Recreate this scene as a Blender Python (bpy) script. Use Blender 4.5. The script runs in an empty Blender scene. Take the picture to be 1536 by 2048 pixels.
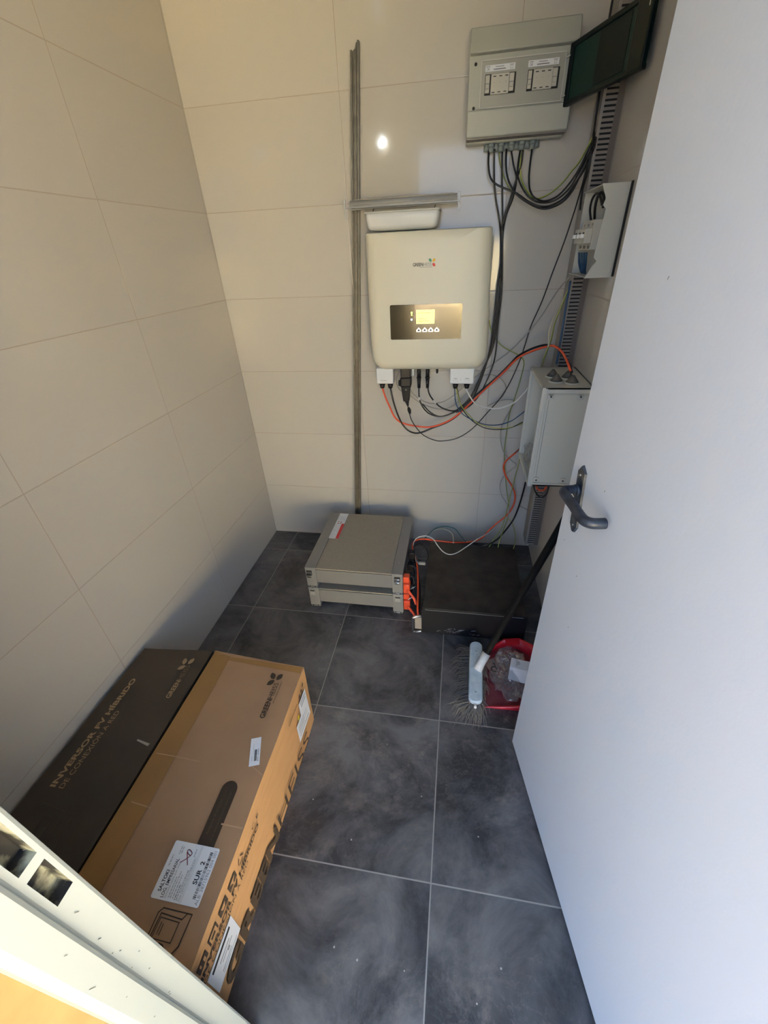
import bpy, bmesh, math, random
from mathutils import Vector, Matrix, noise
random.seed(7)
S = bpy.context.scene
COL = S.collection

# ---------------------------------------------------------------- camera
cam_data = bpy.data.cameras.new('camera')
cam = bpy.data.objects.new('camera', cam_data); COL.objects.link(cam)
CAM_POS = (1.04145, -1.94069, 1.41857)
CAM_ROT = ((0.9862478, -0.04999, 0.1575321), (0.1597674, 0.532351, -0.8313103), (-0.0423052, 0.8450464, 0.5330167))      # columns: right, up, back
m = Matrix(((CAM_ROT[0][0], CAM_ROT[0][1], CAM_ROT[0][2], CAM_POS[0]),
            (CAM_ROT[1][0], CAM_ROT[1][1], CAM_ROT[1][2], CAM_POS[1]),
            (CAM_ROT[2][0], CAM_ROT[2][1], CAM_ROT[2][2], CAM_POS[2]), (0, 0, 0, 1)))
cam.matrix_world = m
cam_data.sensor_fit = 'VERTICAL'; cam_data.sensor_height = 36.0
cam_data.lens = 14.5484
cam_data.clip_start = 0.01; cam_data.clip_end = 100
S.camera = cam
S.cycles.blur_glossy = 0.1

# ---------------------------------------------------------------- view, sky, lights
S.view_settings.view_transform = 'Standard'; S.view_settings.look = 'None'
S.view_settings.gamma = 1.0; S.view_settings.exposure = 0.02
S.view_settings.use_curve_mapping = False

world = bpy.data.worlds.new('sky'); S.world = world; world.use_nodes = True
wn = world.node_tree.nodes; wl = world.node_tree.links
bg = wn['Background']
bg.inputs['Color'].default_value = (0.43, 0.63, 1.0, 1); bg.inputs['Strength'].default_value = 4.9

sun_d = bpy.data.lights.new('sun', 'SUN'); sun_d.energy = 265; sun_d.angle = math.radians(0.6)
sun_d.color = (1.0, 0.92, 0.78)
sun = bpy.data.objects.new('sun', sun_d); COL.objects.link(sun)
sun.location = (0, 3, 6)
sun.rotation_euler = Vector((-0.20, -0.92, -0.335)).to_track_quat('-Z', 'Y').to_euler()

# small lamp mounted above the doorway, inside the room
lamp_d = bpy.data.lights.new('small_lamp', 'POINT'); lamp_d.energy = 3.2; lamp_d.shadow_soft_size = 0.014
lamp_d.color = (0.85, 0.95, 1.0)
lamp = bpy.data.objects.new('small_lamp', lamp_d); COL.objects.link(lamp); lamp.location = (0.452, -1.79, 2.05)

# doorway portal: helps the sky reach the room
por_d = bpy.data.lights.new('doorway_portal', 'AREA'); por_d.shape = 'RECTANGLE'; por_d.size = 0.74; por_d.size_y = 2.04
por_d.cycles.is_portal = True
por = bpy.data.objects.new('doorway_portal', por_d); COL.objects.link(por)
por.location = (1.07, -2.10, 1.02); por.rotation_euler = (math.radians(90), 0, 0)

# ---------------------------------------------------------------- materials
def newmat(name):
    mt = bpy.data.materials.new(name); mt.use_nodes = True
    return mt, mt.node_tree.nodes, mt.node_tree.links, mt.node_tree.nodes['Principled BSDF']
def N(nodes, typ, **kw):
    n = nodes.new(typ)
    for k, v in kw.items():
        setattr(n, k, v)
    return n
def simple(name, col, rough=0.5, metal=0.0, bump=0.0, bscale=60, var=0.0, coat=0.0, trans=0.0, emit=None, estr=0, alpha=1, spec=0.5, vscale=9, ior=1.45):
    mt, n, l, b = newmat(name)
    b.inputs['Base Color'].default_value = (*col, 1); b.inputs['Roughness'].default_value = rough
    b.inputs['Metallic'].default_value = metal; b.inputs['Coat Weight'].default_value = coat
    b.inputs['Transmission Weight'].default_value = trans; b.inputs['Alpha'].default_value = alpha
    b.inputs['Specular IOR Level'].default_value = spec; b.inputs['IOR'].default_value = ior
    if emit:
        b.inputs['Emission Color'].default_value = (*emit, 1); b.inputs['Emission Strength'].default_value = estr
    tc = N(n, 'ShaderNodeTexCoord')
    if bump:
        t = N(n, 'ShaderNodeTexNoise'); t.inputs['Scale'].default_value = bscale; t.inputs['Detail'].default_value = 4
        bp = N(n, 'ShaderNodeBump'); bp.inputs['Strength'].default_value = bump; bp.inputs['Distance'].default_value = 0.004
        l.new(tc.outputs['Object'], t.inputs['Vector']); l.new(t.outputs['Fac'], bp.inputs['Height']); l.new(bp.outputs['Normal'], b.inputs['Normal'])
    if var:
        t = N(n, 'ShaderNodeTexNoise'); t.inputs['Scale'].default_value = vscale; t.inputs['Detail'].default_value = 5
        mp = N(n, 'ShaderNodeMapRange'); mp.inputs['From Min'].default_value = 0.3; mp.inputs['From Max'].default_value = 0.7
        mp.inputs['To Min'].default_value = 1 - var; mp.inputs['To Max'].default_value = 1 + var
        mx = N(n, 'ShaderNodeVectorMath', operation='SCALE'); mx.inputs[0].default_value = col
        l.new(tc.outputs['Object'], t.inputs['Vector']); l.new(t.outputs['Fac'], mp.inputs['Value'])
        l.new(mp.outputs['Result'], mx.inputs['Scale']); l.new(mx.outputs['Vector'], b.inputs['Base Color'])
    return mt
def math_(n, l, op, a, b=None, c=None):
    k = N(n, 'ShaderNodeMath', operation=op)
    for i, v in enumerate((a, b, c)):
        if v is None: continue
        if isinstance(v, (int, float)): k.inputs[i].default_value = v
        else: l.new(v, k.inputs[i])
    return k.outputs[0]
def grid_line(n, l, coord, off, step, half):
    # 1 on a grout line, 0 elsewhere
    u = math_(n, l, 'DIVIDE', math_(n, l, 'SUBTRACT', coord, off), step)
    f = math_(n, l, 'FRACT', math_(n, l, 'ADD', u, 100.5))
    d = math_(n, l, 'MULTIPLY', math_(n, l, 'ABSOLUTE', math_(n, l, 'SUBTRACT', f, 0.5)), step)
    return math_(n, l, 'LESS_THAN', d, half), math_(n, l, 'FLOOR', math_(n, l, 'ADD', u, 100.0)), d
def tile_wall(name, axis, hoff, hstep):
    mt, n, l, b = newmat(name)
    g = N(n, 'ShaderNodeNewGeometry'); sp = N(n, 'ShaderNodeSeparateXYZ'); l.new(g.outputs['Position'], sp.inputs[0])
    h = sp.outputs[axis]; z = sp.outputs[2]
    lz, iz, dz = grid_line(n, l, z, 0.318, 0.315, 0.0013)
    lh, ih, dh = grid_line(n, l, h, hoff, hstep, 0.0012)
    line = math_(n, l, 'MAXIMUM', lz, lh)
    # per tile tone
    cmb = N(n, 'ShaderNodeCombineXYZ'); l.new(ih, cmb.inputs[0]); l.new(iz, cmb.inputs[1])
    wn_ = N(n, 'ShaderNodeTexWhiteNoise'); l.new(cmb.outputs[0], wn_.inputs['Vector'])
    tone = N(n, 'ShaderNodeMapRange'); tone.inputs['To Min'].default_value = 0.985; tone.inputs['To Max'].default_value = 1.015
    l.new(wn_.outputs['Value'], tone.inputs['Value'])
    vm = N(n, 'ShaderNodeVectorMath', operation='SCALE'); vm.inputs[0].default_value = (0.56, 0.53, 0.475)
    l.new(tone.outputs['Result'], vm.inputs['Scale'])
    mx = N(n, 'ShaderNodeMix', data_type='RGBA'); l.new(line, mx.inputs[0]); l.new(vm.outputs[0], mx.inputs[6]); mx.inputs[7].default_value = (0.43, 0.365, 0.30, 1)
    l.new(mx.outputs[2], b.inputs['Base Color'])
    r = math_(n, l, 'MULTIPLY_ADD', line, 0.5, 0.075); l.new(r, b.inputs['Roughness'])
    b.inputs['Specular IOR Level'].default_value = 0.36
    no = N(n, 'ShaderNodeTexNoise'); no.inputs['Scale'].default_value = 14; no.inputs['Detail'].default_value = 2
    l.new(g.outputs['Position'], no.inputs['Vector'])
    prof = N(n, 'ShaderNodeMapRange'); prof.inputs['From Max'].default_value = 0.003; l.new(math_(n, l, 'MINIMUM', dz, dh), prof.inputs['Value'])
    hh = math_(n, l, 'ADD', math_(n, l, 'MULTIPLY', no.outputs['Fac'], 0.10), math_(n, l, 'MULTIPLY', prof.outputs['Result'], 0.35))
    bp = N(n, 'ShaderNodeBump'); bp.inputs['Strength'].default_value = 0.5; bp.inputs['Distance'].default_value = 0.003
    l.new(hh, bp.inputs['Height']); l.new(bp.outputs['Normal'], b.inputs['Normal'])
    return mt
def slate_floor():
    mt, n, l, b = newmat('slate_floor_tile')
    g = N(n, 'ShaderNodeNewGeometry'); sp = N(n, 'ShaderNodeSeparateXYZ'); l.new(g.outputs['Position'], sp.inputs[0])
    lx, ix, dx = grid_line(n, l, sp.outputs[0], 0.1356, 0.4524, 0.0017)
    ly, iy, dy = grid_line(n, l, sp.outputs[1], -0.1766, 0.4524, 0.0017)
    line = math_(n, l, 'MAXIMUM', lx, ly)
    cmb = N(n, 'ShaderNodeCombineXYZ'); l.new(ix, cmb.inputs[0]); l.new(iy, cmb.inputs[1])
    wn_ = N(n, 'ShaderNodeTexWhiteNoise'); l.new(cmb.outputs[0], wn_.inputs['Vector'])
    off = N(n, 'ShaderNodeVectorMath', operation='SCALE'); off.inputs['Scale'].default_value = 9; l.new(wn_.outputs['Color'], off.inputs[0])
    pos = N(n, 'ShaderNodeVectorMath', operation='ADD'); l.new(g.outputs['Position'], pos.inputs[0]); l.new(off.outputs[0], pos.inputs[1])
    n1 = N(n, 'ShaderNodeTexNoise'); n1.inputs['Scale'].default_value = 4.5; n1.inputs['Detail'].default_value = 9; n1.inputs['Roughness'].default_value = 0.68; n1.inputs['Distortion'].default_value = 0.5
    l.new(pos.outputs[0], n1.inputs['Vector'])
    mp = N(n, 'ShaderNodeMapping'); mp.inputs['Scale'].default_value = (7, 9, 6); l.new(pos.outputs[0], mp.inputs['Vector'])
    n2 = N(n, 'ShaderNodeTexNoise'); n2.inputs['Scale'].default_value = 1.3; n2.inputs['Detail'].default_value = 12; n2.inputs['Roughness'].default_value = 0.72; n2.inputs['Distortion'].default_value = 0.35
    l.new(mp.outputs[0], n2.inputs['Vector'])
    n3 = N(n, 'ShaderNodeTexNoise'); n3.inputs['Scale'].default_value = 2.1; n3.inputs['Detail'].default_value = 3; l.new(g.outputs['Position'], n3.inputs['Vector'])
    cr = N(n, 'ShaderNodeValToRGB'); e = cr.color_ramp.elements
    e[0].position = 0.39; e[0].color = (0.017, 0.020, 0.026, 1); e[1].position = 0.64; e[1].color = (0.105, 0.109, 0.118, 1)
    l.new(n1.outputs['Fac'], cr.inputs[0])
    # scuffs of pale dust
    sc = N(n, 'ShaderNodeMapRange'); sc.inputs['From Min'].default_value = 0.54; sc.inputs['From Max'].default_value = 0.75; l.new(n2.outputs['Fac'], sc.inputs['Value'])
    sm = N(n, 'ShaderNodeMapRange'); sm.inputs['From Min'].default_value = 0.40; sm.inputs['From Max'].default_value = 0.62; l.new(n3.outputs['Fac'], sm.inputs['Value'])
    dust = math_(n, l, 'MULTIPLY', math_(n, l, 'MULTIPLY', sc.outputs[0], sm.outputs[0]), 0.62)
    m1 = N(n, 'ShaderNodeMix', data_type='RGBA'); l.new(dust, m1.inputs[0]); l.new(cr.outputs[0], m1.inputs[6]); m1.inputs[7].default_value = (0.24, 0.215, 0.195, 1)
    # fine trowel scratches
    vo = N(n, 'ShaderNodeTexVoronoi', feature='DISTANCE_TO_EDGE'); vo.inputs['Scale'].default_value = 30; vo.inputs['Randomness'].default_value = 1
    mp2 = N(n, 'ShaderNodeMapping'); mp2.inputs['Scale'].default_value = (0.35, 1.3, 1); mp2.inputs['Rotation'].default_value = (0, 0, 0.5); 
    l.new(pos.outputs[0], mp2.inputs['Vector']); 
    ad = N(n, 'ShaderNodeVectorMath', operation='ADD'); l.new(mp2.outputs[0], ad.inputs[0])
    ns = N(n, 'ShaderNodeVectorMath', operation='SCALE'); ns.inputs['Scale'].default_value = 0.25; l.new(n1.outputs['Color'], ns.inputs[0]); l.new(ns.outputs[0], ad.inputs[1]); l.new(ad.outputs[0], vo.inputs['Vector'])
    vs = math_(n, l, 'MULTIPLY', math_(n, l, 'LESS_THAN', vo.outputs['Distance'], 0.018), math_(n, l, 'MULTIPLY', sm.outputs[0], 0.22))
    m2 = N(n, 'ShaderNodeMix', data_type='RGBA'); l.new(vs, m2.inputs[0]); l.new(m1.outputs[2], m2.inputs[6]); m2.inputs[7].default_value = (0.26, 0.24, 0.22, 1)
    # plaster crumbs
    v2 = N(n, 'ShaderNodeTexVoronoi'); v2.inputs['Scale'].default_value = 20; l.new(g.outputs['Position'], v2.inputs['Vector'])
    cr2 = math_(n, l, 'MULTIPLY', math_(n, l, 'LESS_THAN', v2.outputs['Distance'], 0.045), math_(n, l, 'GREATER_THAN', n3.outputs['Fac'], 0.5))
    m3 = N(n, 'ShaderNodeMix', data_type='RGBA'); l.new(math_(n, l, 'MULTIPLY', cr2, 0.7), m3.inputs[0]); l.new(m2.outputs[2], m3.inputs[6]); m3.inputs[7].default_value = (0.4, 0.4, 0.4, 1)
    m4 = N(n, 'ShaderNodeMix', data_type='RGBA'); l.new(line, m4.inputs[0]); l.new(m3.outputs[2], m4.inputs[6]); m4.inputs[7].default_value = (0.21, 0.21, 0.205, 1)
    l.new(m4.outputs[2], b.inputs['Base Color'])
    rr = N(n, 'ShaderNodeMapRange'); rr.inputs['To Min'].default_value = 0.34; rr.inputs['To Max'].default_value = 0.62; l.new(n1.outputs['Fac'], rr.inputs['Value']); l.new(rr.outputs[0], b.inputs['Roughness'])
    hgt = math_(n, l, 'SUBTRACT', math_(n, l, 'MULTIPLY', n1.outputs['Fac'], 0.35), math_(n, l, 'MULTIPLY', line, 0.4))
    bp = N(n, 'ShaderNodeBump'); bp.inputs['Strength'].default_value = 0.5; bp.inputs['Distance'].default_value = 0.003; l.new(hgt, bp.inputs['Height']); l.new(bp.outputs[0], b.inputs['Normal'])
    return mt
def two_tone(name, c1, c2, rough, scale, lo, hi, bump=0.2, metal=0.0, stretch=(1, 1, 1)):
    mt, n, l, b = newmat(name)
    tc = N(n, 'ShaderNodeTexCoord'); mp = N(n, 'ShaderNodeMapping'); mp.inputs['Scale'].default_value = stretch; l.new(tc.outputs['Object'], mp.inputs[0])
    t = N(n, 'ShaderNodeTexNoise'); t.inputs['Scale'].default_value = scale; t.inputs['Detail'].default_value = 8; l.new(mp.outputs[0], t.inputs['Vector'])
    cr = N(n, 'ShaderNodeValToRGB'); e = cr.color_ramp.elements; e[0].position = lo; e[0].color = (*c1, 1); e[1].position = hi; e[1].color = (*c2, 1)
    l.new(t.outputs['Fac'], cr.inputs[0]); l.new(cr.outputs[0], b.inputs['Base Color']); b.inputs['Roughness'].default_value = rough; b.inputs['Metallic'].default_value = metal
    bp = N(n, 'ShaderNodeBump'); bp.inputs['Strength'].default_value = bump; bp.inputs['Distance'].default_value = 0.002; l.new(t.outputs['Fac'], bp.inputs['Height']); l.new(bp.outputs[0], b.inputs['Normal'])
    return mt
def stripes(name, c1, c2, freq):
    mt, n, l, b = newmat(name)
    tc = N(n, 'ShaderNodeTexCoord'); uv = N(n, 'ShaderNodeSeparateXYZ'); l.new(tc.outputs['UV'], uv.inputs[0])
    f = math_(n, l, 'GREATER_THAN', math_(n, l, 'FRACT', math_(n, l, 'MULTIPLY', uv.outputs[0], freq)), 0.55)
    mx = N(n, 'ShaderNodeMix', data_type='RGBA'); l.new(f, mx.inputs[0]); mx.inputs[6].default_value = (*c1, 1); mx.inputs[7].default_value = (*c2, 1)
    l.new(mx.outputs[2], b.inputs['Base Color']); b.inputs['Roughness'].default_value = 0.4
    return mt
def sheet(name, rough, body, col, blend):
    # thin clear plastic: see-through face on, glossy at a slant, with a little milky body
    mt = bpy.data.materials.new(name); mt.use_nodes = True; n = mt.node_tree.nodes; l = mt.node_tree.links; n.remove(n['Principled BSDF'])
    tr = N(n, 'ShaderNodeBsdfTransparent'); gl = N(n, 'ShaderNodeBsdfGlossy'); gl.inputs['Roughness'].default_value = rough
    df = N(n, 'ShaderNodeBsdfDiffuse'); df.inputs['Color'].default_value = (*col, 1)
    m1 = N(n, 'ShaderNodeMixShader'); m1.inputs[0].default_value = body; l.new(tr.outputs[0], m1.inputs[1]); l.new(df.outputs[0], m1.inputs[2])
    lw = N(n, 'ShaderNodeLayerWeight'); lw.inputs['Blend'].default_value = blend
    mp = N(n, 'ShaderNodeMath', operation='MULTIPLY'); mp.inputs[1].default_value = 0.55; l.new(lw.outputs['Fresnel'], mp.inputs[0])
    m2 = N(n, 'ShaderNodeMixShader'); l.new(mp.outputs[0], m2.inputs[0]); l.new(m1.outputs[0], m2.inputs[1]); l.new(gl.outputs[0], m2.inputs[2])
    l.new(m2.outputs[0], n['Material Output'].inputs[0])
    return mt
M = {}
M['tile_back'] = tile_wall('back_wall_tile', 0, -0.008, 0.5976)
M['tile_left'] = tile_wall('side_wall_tile', 1, -0.0086, 0.6003)
M['floor'] = slate_floor()
M['ceiling'] = simple('ceiling_panel', (0.50, 0.49, 0.45), 0.07)
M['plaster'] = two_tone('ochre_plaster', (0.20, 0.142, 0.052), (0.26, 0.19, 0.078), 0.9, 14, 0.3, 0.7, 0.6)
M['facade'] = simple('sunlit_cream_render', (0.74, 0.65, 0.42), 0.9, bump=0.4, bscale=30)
M['ground'] = simple('courtyard_paving', (0.60, 0.47, 0.30), 0.85, bump=0.3, var=0.1)
M['jamb'] = simple('cream_painted_steel', (0.43, 0.475, 0.45), 0.32, bump=0.02, bscale=40)
M['dirt'] = simple('dark_scuff', (0.10, 0.09, 0.08), 0.8)
M['pocket'] = two_tone('dusty_steel_pocket', (0.02, 0.02, 0.02), (0.45, 0.45, 0.33), 0.6, 42, 0.42, 0.62)
M['door'] = simple('white_door_paint', (0.63, 0.64, 0.66), 0.42, bump=0.06, bscale=120)
M['iron'] = two_tone('black_iron', (0.008, 0.012, 0.022), (0.030, 0.042, 0.06), 0.42, 70, 0.35, 0.7, 0.15)
M['white'] = simple('cream_white_plastic', (0.80, 0.74, 0.57), 0.38)
M['white2'] = simple('bright_white_plastic', (0.82, 0.81, 0.76), 0.35)
M['grey'] = simple('light_grey_plastic', (0.385, 0.39, 0.335), 0.45)
M['grey2'] = simple('pale_grey_plastic', (0.53, 0.525, 0.465), 0.45)
M['greyrec'] = simple('grey_window_plastic', (0.31, 0.31, 0.27), 0.35)
M['mech'] = simple('breaker_plastic', (0.50, 0.48, 0.41), 0.4)
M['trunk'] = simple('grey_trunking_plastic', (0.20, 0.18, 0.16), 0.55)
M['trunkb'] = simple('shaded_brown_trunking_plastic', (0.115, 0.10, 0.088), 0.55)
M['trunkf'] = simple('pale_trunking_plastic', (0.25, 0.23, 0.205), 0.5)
M['slot'] = simple('dark_inside', (0.01, 0.01, 0.01), 0.8)
M['gland'] = simple('grey_gland', (0.20, 0.23, 0.22), 0.45)
M['cone'] = simple('dark_rubber_cone', (0.10, 0.09, 0.075), 0.6)
M['black'] = simple('black_cable_sheath', (0.006, 0.006, 0.007), 0.38)
M['blackpl'] = simple('black_plastic', (0.008, 0.008, 0.010), 0.45, spec=0.3)
M['orange'] = simple('orange_cable_sheath', (0.72, 0.085, 0.03), 0.4)
M['blue'] = simple('blue_cable_sheath', (0.010, 0.055, 0.13), 0.4)
M['teal'] = simple('dark_teal_sheath', (0.02, 0.13, 0.13), 0.4)
M['whitecable'] = simple('white_cable_sheath', (0.72, 0.70, 0.64), 0.4)
M['greycable'] = simple('grey_cable_sheath', (0.33, 0.31, 0.27), 0.45)
M['creamcable'] = simple('cream_cable_sheath', (0.58, 0.55, 0.42), 0.45)
M['greenyellow'] = stripes('green_yellow_sheath', (0.50, 0.46, 0.10), (0.10, 0.20, 0.04), 2.0)
M['steel'] = two_tone('galvanised_strip', (0.082, 0.078, 0.070), (0.135, 0.128, 0.115), 0.38, 30, 0.3, 0.7, 0.05, 0.6)
M['chrome'] = simple('polished_steel', (0.72, 0.70, 0.65), 0.16, 1.0)
M['bat'] = two_tone('grey_battery_lid', (0.245, 0.225, 0.19), (0.29, 0.268, 0.225), 0.5, 160, 0.3, 0.7, 0.12, 0.25)
M['batf'] = simple('grey_battery_front', (0.155, 0.16, 0.17), 0.42, 0.35)
M['batp'] = simple('grey_corner_post', (0.21, 0.213, 0.215), 0.42, 0.35)
M['blackunit'] = two_tone('black_sheet_metal', (0.013, 0.012, 0.012), (0.035, 0.032, 0.03), 0.45, 18, 0.35, 0.75, 0.05, 0.1)
M['clear'] = sheet('clear_plastic', 0.06, 0.45, (0.88, 0.87, 0.80), 0.3)
M['film'] = sheet('plastic_film', 0.10, 0.05, (0.8, 0.85, 0.9), 0.6)
M['smoke'] = simple('dark_green_tinted_plastic', (0.001, 0.019, 0.016), 0.4, spec=0.25)
M['smoke_dark'] = simple('dark_frame_plastic', (0.0015, 0.006, 0.006), 0.4, spec=0.2)
M['ink'] = simple('black_print', (0.012, 0.010, 0.009), 0.6)
M['kink'] = simple('brown_black_print', (0.030, 0.020, 0.013), 0.7)
M['tan_ink'] = simple('tan_print', (0.33, 0.235, 0.13), 0.75)
M['faint'] = simple('faint_print', (0.075, 0.058, 0.038), 0.75)
M['tan_ink2'] = simple('dull_tan_print', (0.19, 0.135, 0.08), 0.75)
M['greyink'] = simple('grey_print', (0.28, 0.28, 0.27), 0.7)
M['lightink'] = simple('light_grey_print', (0.42, 0.42, 0.41), 0.7)
M['paper'] = simple('white_label_paper', (0.80, 0.80, 0.80), 0.4)
M['paperb'] = simple('folded_white_paper', (0.72, 0.73, 0.80), 0.7)
M['red'] = simple('red_print', (0.55, 0.02, 0.03), 0.5)
M['pen'] = simple('dark_red_pen', (0.20, 0.005, 0.02), 0.5)
M['yellow'] = simple('yellow_sticker', (0.80, 0.60, 0.05), 0.5)
M['lg'] = simple('logo_green', (0.02, 0.20, 0.12), 0.5)
M['ly'] = simple('logo_yellow', (0.85, 0.50, 0.02), 0.5)
M['lr'] = simple('logo_red', (0.60, 0.03, 0.02), 0.5)
M['kraft'] = two_tone('kraft_cardboard', (0.315, 0.188, 0.103), (0.36, 0.22, 0.123), 0.72, 9, 0.3, 0.7, 0.12)
M['kraftside'] = two_tone('kraft_cardboard_side', (0.37, 0.205, 0.09), (0.43, 0.25, 0.113), 0.72, 60, 0.3, 0.7, 0.12, stretch=(1, .2, 1.5))
M['tape'] = simple('brown_packing_tape', (0.275, 0.150, 0.050), 0.3, var=0.07)
M['crease'] = simple('worn_cardboard_crease', (0.43, 0.28, 0.165), 0.8)
M['darkbox'] = two_tone('dark_printed_cardboard', (0.030, 0.023, 0.017), (0.040, 0.031, 0.022), 0.6, 12, 0.3, 0.7, 0.1)
M['screen'] = simple('smoked_display_panel', (0.085, 0.075, 0.055), 0.17, 0.85, coat=0.3)
M['lcd'] = simple('lit_display', (0.7, 0.68, 0.25), 0.2, emit=(1.0, 0.88, 0.30), estr=0.9)
M['ledg'] = simple('green_led', (0.5, 0.8, 0.1), 0.3, emit=(0.65, 1.0, 0.15), estr=3)
M['ledb'] = simple('blue_led', (0.5, 0.7, 1.0), 0.3, emit=(0.45, 0.75, 1.0), estr=4)
M['redpl'] = simple('red_plastic', (0.48, 0.012, 0.025), 0.28)
M['darkdirt'] = two_tone('red_plastic_with_dust', (0.13, 0.01, 0.022), (0.20, 0.05, 0.06), 0.5, 22, 0.4, 0.75, 0.1)
M['brush'] = two_tone('pale_blue_plastic', (0.40, 0.48, 0.52), (0.56, 0.62, 0.64), 0.45, 40, 0.35, 0.7, 0.05)
M['socket'] = simple('white_worn_plastic', (0.62, 0.60, 0.56), 0.5, bump=0.3, bscale=150)
M['bristle'] = simple('dark_bristle', (0.12, 0.114, 0.108), 0.6)
M['pole'] = two_tone('black_worn_paint', (0.002, 0.002, 0.002), (0.005, 0.005, 0.005), 0.75, 60, 0.5, 0.8, 0.25)
M['plaster_dust'] = simple('pale_dust_smear', (0.30, 0.31, 0.34), 0.8)

for k_ in ('blackunit', 'pole'): M[k_].node_tree.nodes['Principled BSDF'].inputs['Specular IOR Level'].default_value = 0.22
# ---------------------------------------------------------------- mesh helpers
class MB:
    def __init__(self):
        self.bm = bmesh.new(); self.mats = []; self.uv = self.bm.loops.layers.uv.new('UVMap')
    def mi(self, mat):
        if mat not in self.mats: self.mats.append(mat)
        return self.mats.index(mat)
    def face(self, vs, mat, smooth=False):
        try:
            f = self.bm.faces.new(vs)
        except ValueError:
            return None
        f.material_index = self.mi(mat); f.smooth = smooth
        return f
    def v(self, *p):
        return self.bm.verts.new(p)
    def box(self, a, b, mat, bev=0.0, seg=2, xf=None):
        x0, y0, z0 = (min(a[i], b[i]) for i in range(3)); x1, y1, z1 = (max(a[i], b[i]) for i in range(3))
        c = [(x0, y0, z0), (x1, y0, z0), (x1, y1, z0), (x0, y1, z0), (x0, y0, z1), (x1, y0, z1), (x1, y1, z1), (x0, y1, z1)]
        return self.hexa(c, mat, bev, seg, xf)
    def hexa(self, c, mat, bev=0.0, seg=2, xf=None):
        vs = [self.bm.verts.new(xf @ Vector(p) if xf else p) for p in c]
        fs = [self.face([vs[i] for i in q], mat) for q in ((0, 3, 2, 1), (4, 5, 6, 7), (0, 1, 5, 4), (1, 2, 6, 5), (2, 3, 7, 6), (3, 0, 4, 7))]
        if bev > 0:
            es = list({e for f in fs for e in f.edges})
            r = bmesh.ops.bevel(self.bm, geom=es, offset=bev, segments=seg, profile=0.5, affect='EDGES', clamp_overlap=True, material=self.mi(mat))
            for f in r['faces']: f.smooth = True
        return vs
    def prism(self, poly, ax, t0, t1, mat, xf=None, smooth=False):
        # poly: list of 2D points on the plane normal to ax ('x': (y,z), 'y': (x,z), 'z': (x,y))
        def P(q, t):
            p = {'x': (t, q[0], q[1]), 'y': (q[0], t, q[1]), 'z': (q[0], q[1], t)}[ax]
            return xf @ Vector(p) if xf else Vector(p)
        a = [self.bm.verts.new(P(q, t0)) for q in poly]; b = [self.bm.verts.new(P(q, t1)) for q in poly]
        k = len(poly)
        self.face(a[::-1], mat); self.face(b, mat)
        for i in range(k):
            self.face([a[i], a[(i + 1) % k], b[(i + 1) % k], b[i]], mat, smooth)
    def tube(self, pts, r, mat, n=8, smooth=True, caps=True, radii=None, sub=0):
        pts = [Vector(p) for p in pts]
        if sub: pts = spline(pts, sub)
        if len(pts) < 2: return
        k = len(pts)
        tang = [(pts[min(i + 1, k - 1)] - pts[max(i - 1, 0)]).normalized() for i in range(k)]
        up = Vector((0, 0, 1)) if abs(tang[0].z) < 0.9 else Vector((1, 0, 0))
        nrm = (up - tang[0] * up.dot(tang[0])).normalized()
        rings = []; L = 0.0; Ls = []
        for i in range(k):
            if i: L += (pts[i] - pts[i - 1]).length
            Ls.append(L)
            nrm = nrm - tang[i] * nrm.dot(tang[i])
            if nrm.length < 1e-6: nrm = tang[i].orthogonal()
            nrm.normalize(); bn = tang[i].cross(nrm)
            rr = radii[i] if radii else r
            rings.append([self.bm.verts.new(pts[i] + (nrm * math.cos(a) + bn * math.sin(a)) * rr) for a in [2 * math.pi * j / n for j in range(n)]])
        for i in range(k - 1):
            for j in range(n):
                f = self.face([rings[i][j], rings[i][(j + 1) % n], rings[i + 1][(j + 1) % n], rings[i + 1][j]], mat, smooth)
                if f:
                    for lp, u, w in zip(f.loops, (j, j + 1, j + 1, j), (i, i, i + 1, i + 1)):
                        lp[self.uv].uv = (u / n, Ls[w])
        if caps:
            self.face(rings[0][::-1], mat); self.face(rings[-1], mat)
    def cyl(self, a, b, r, mat, n=16, r2=None):
        self.tube([a, b], r, mat, n=n, radii=[r, r if r2 is None else r2])
    def loft(self, rings, mat, smooth=True, cap0=True, cap1=True):
        R_ = [[self.bm.verts.new(p) for p in ring] for ring in rings]
        k = len(R_[0])
        for i in range(len(R_) - 1):
            for j in range(k):
                self.face([R_[i][j], R_[i][(j + 1) % k], R_[i + 1][(j + 1) % k], R_[i + 1][j]], mat, smooth)
        if cap0: self.face(R_[0][::-1], mat)
        if cap1: self.face(R_[-1], mat)
    def poly(self, pts, mat):
        self.face([self.bm.verts.new(p) for p in pts], mat)
    def slab(self, o, u, w, poly, mat, h=0.0004):
        # flat print or label: 2D poly laid on the plane (o,u,w), with a hair of thickness along u x w
        o, u, w = Vector(o), Vector(u).normalized(), Vector(w).normalized(); nn = u.cross(w).normalized()
        a = [self.bm.verts.new(o + u * x + w * y + nn * 0.0001) for x, y in poly]; b = [self.bm.verts.new(o + u * x + w * y + nn * h) for x, y in poly]
        k = len(poly); self.face(b, mat)
        for i in range(k): self.face([a[i], a[(i + 1) % k], b[(i + 1) % k], b[i]], mat)
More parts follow.
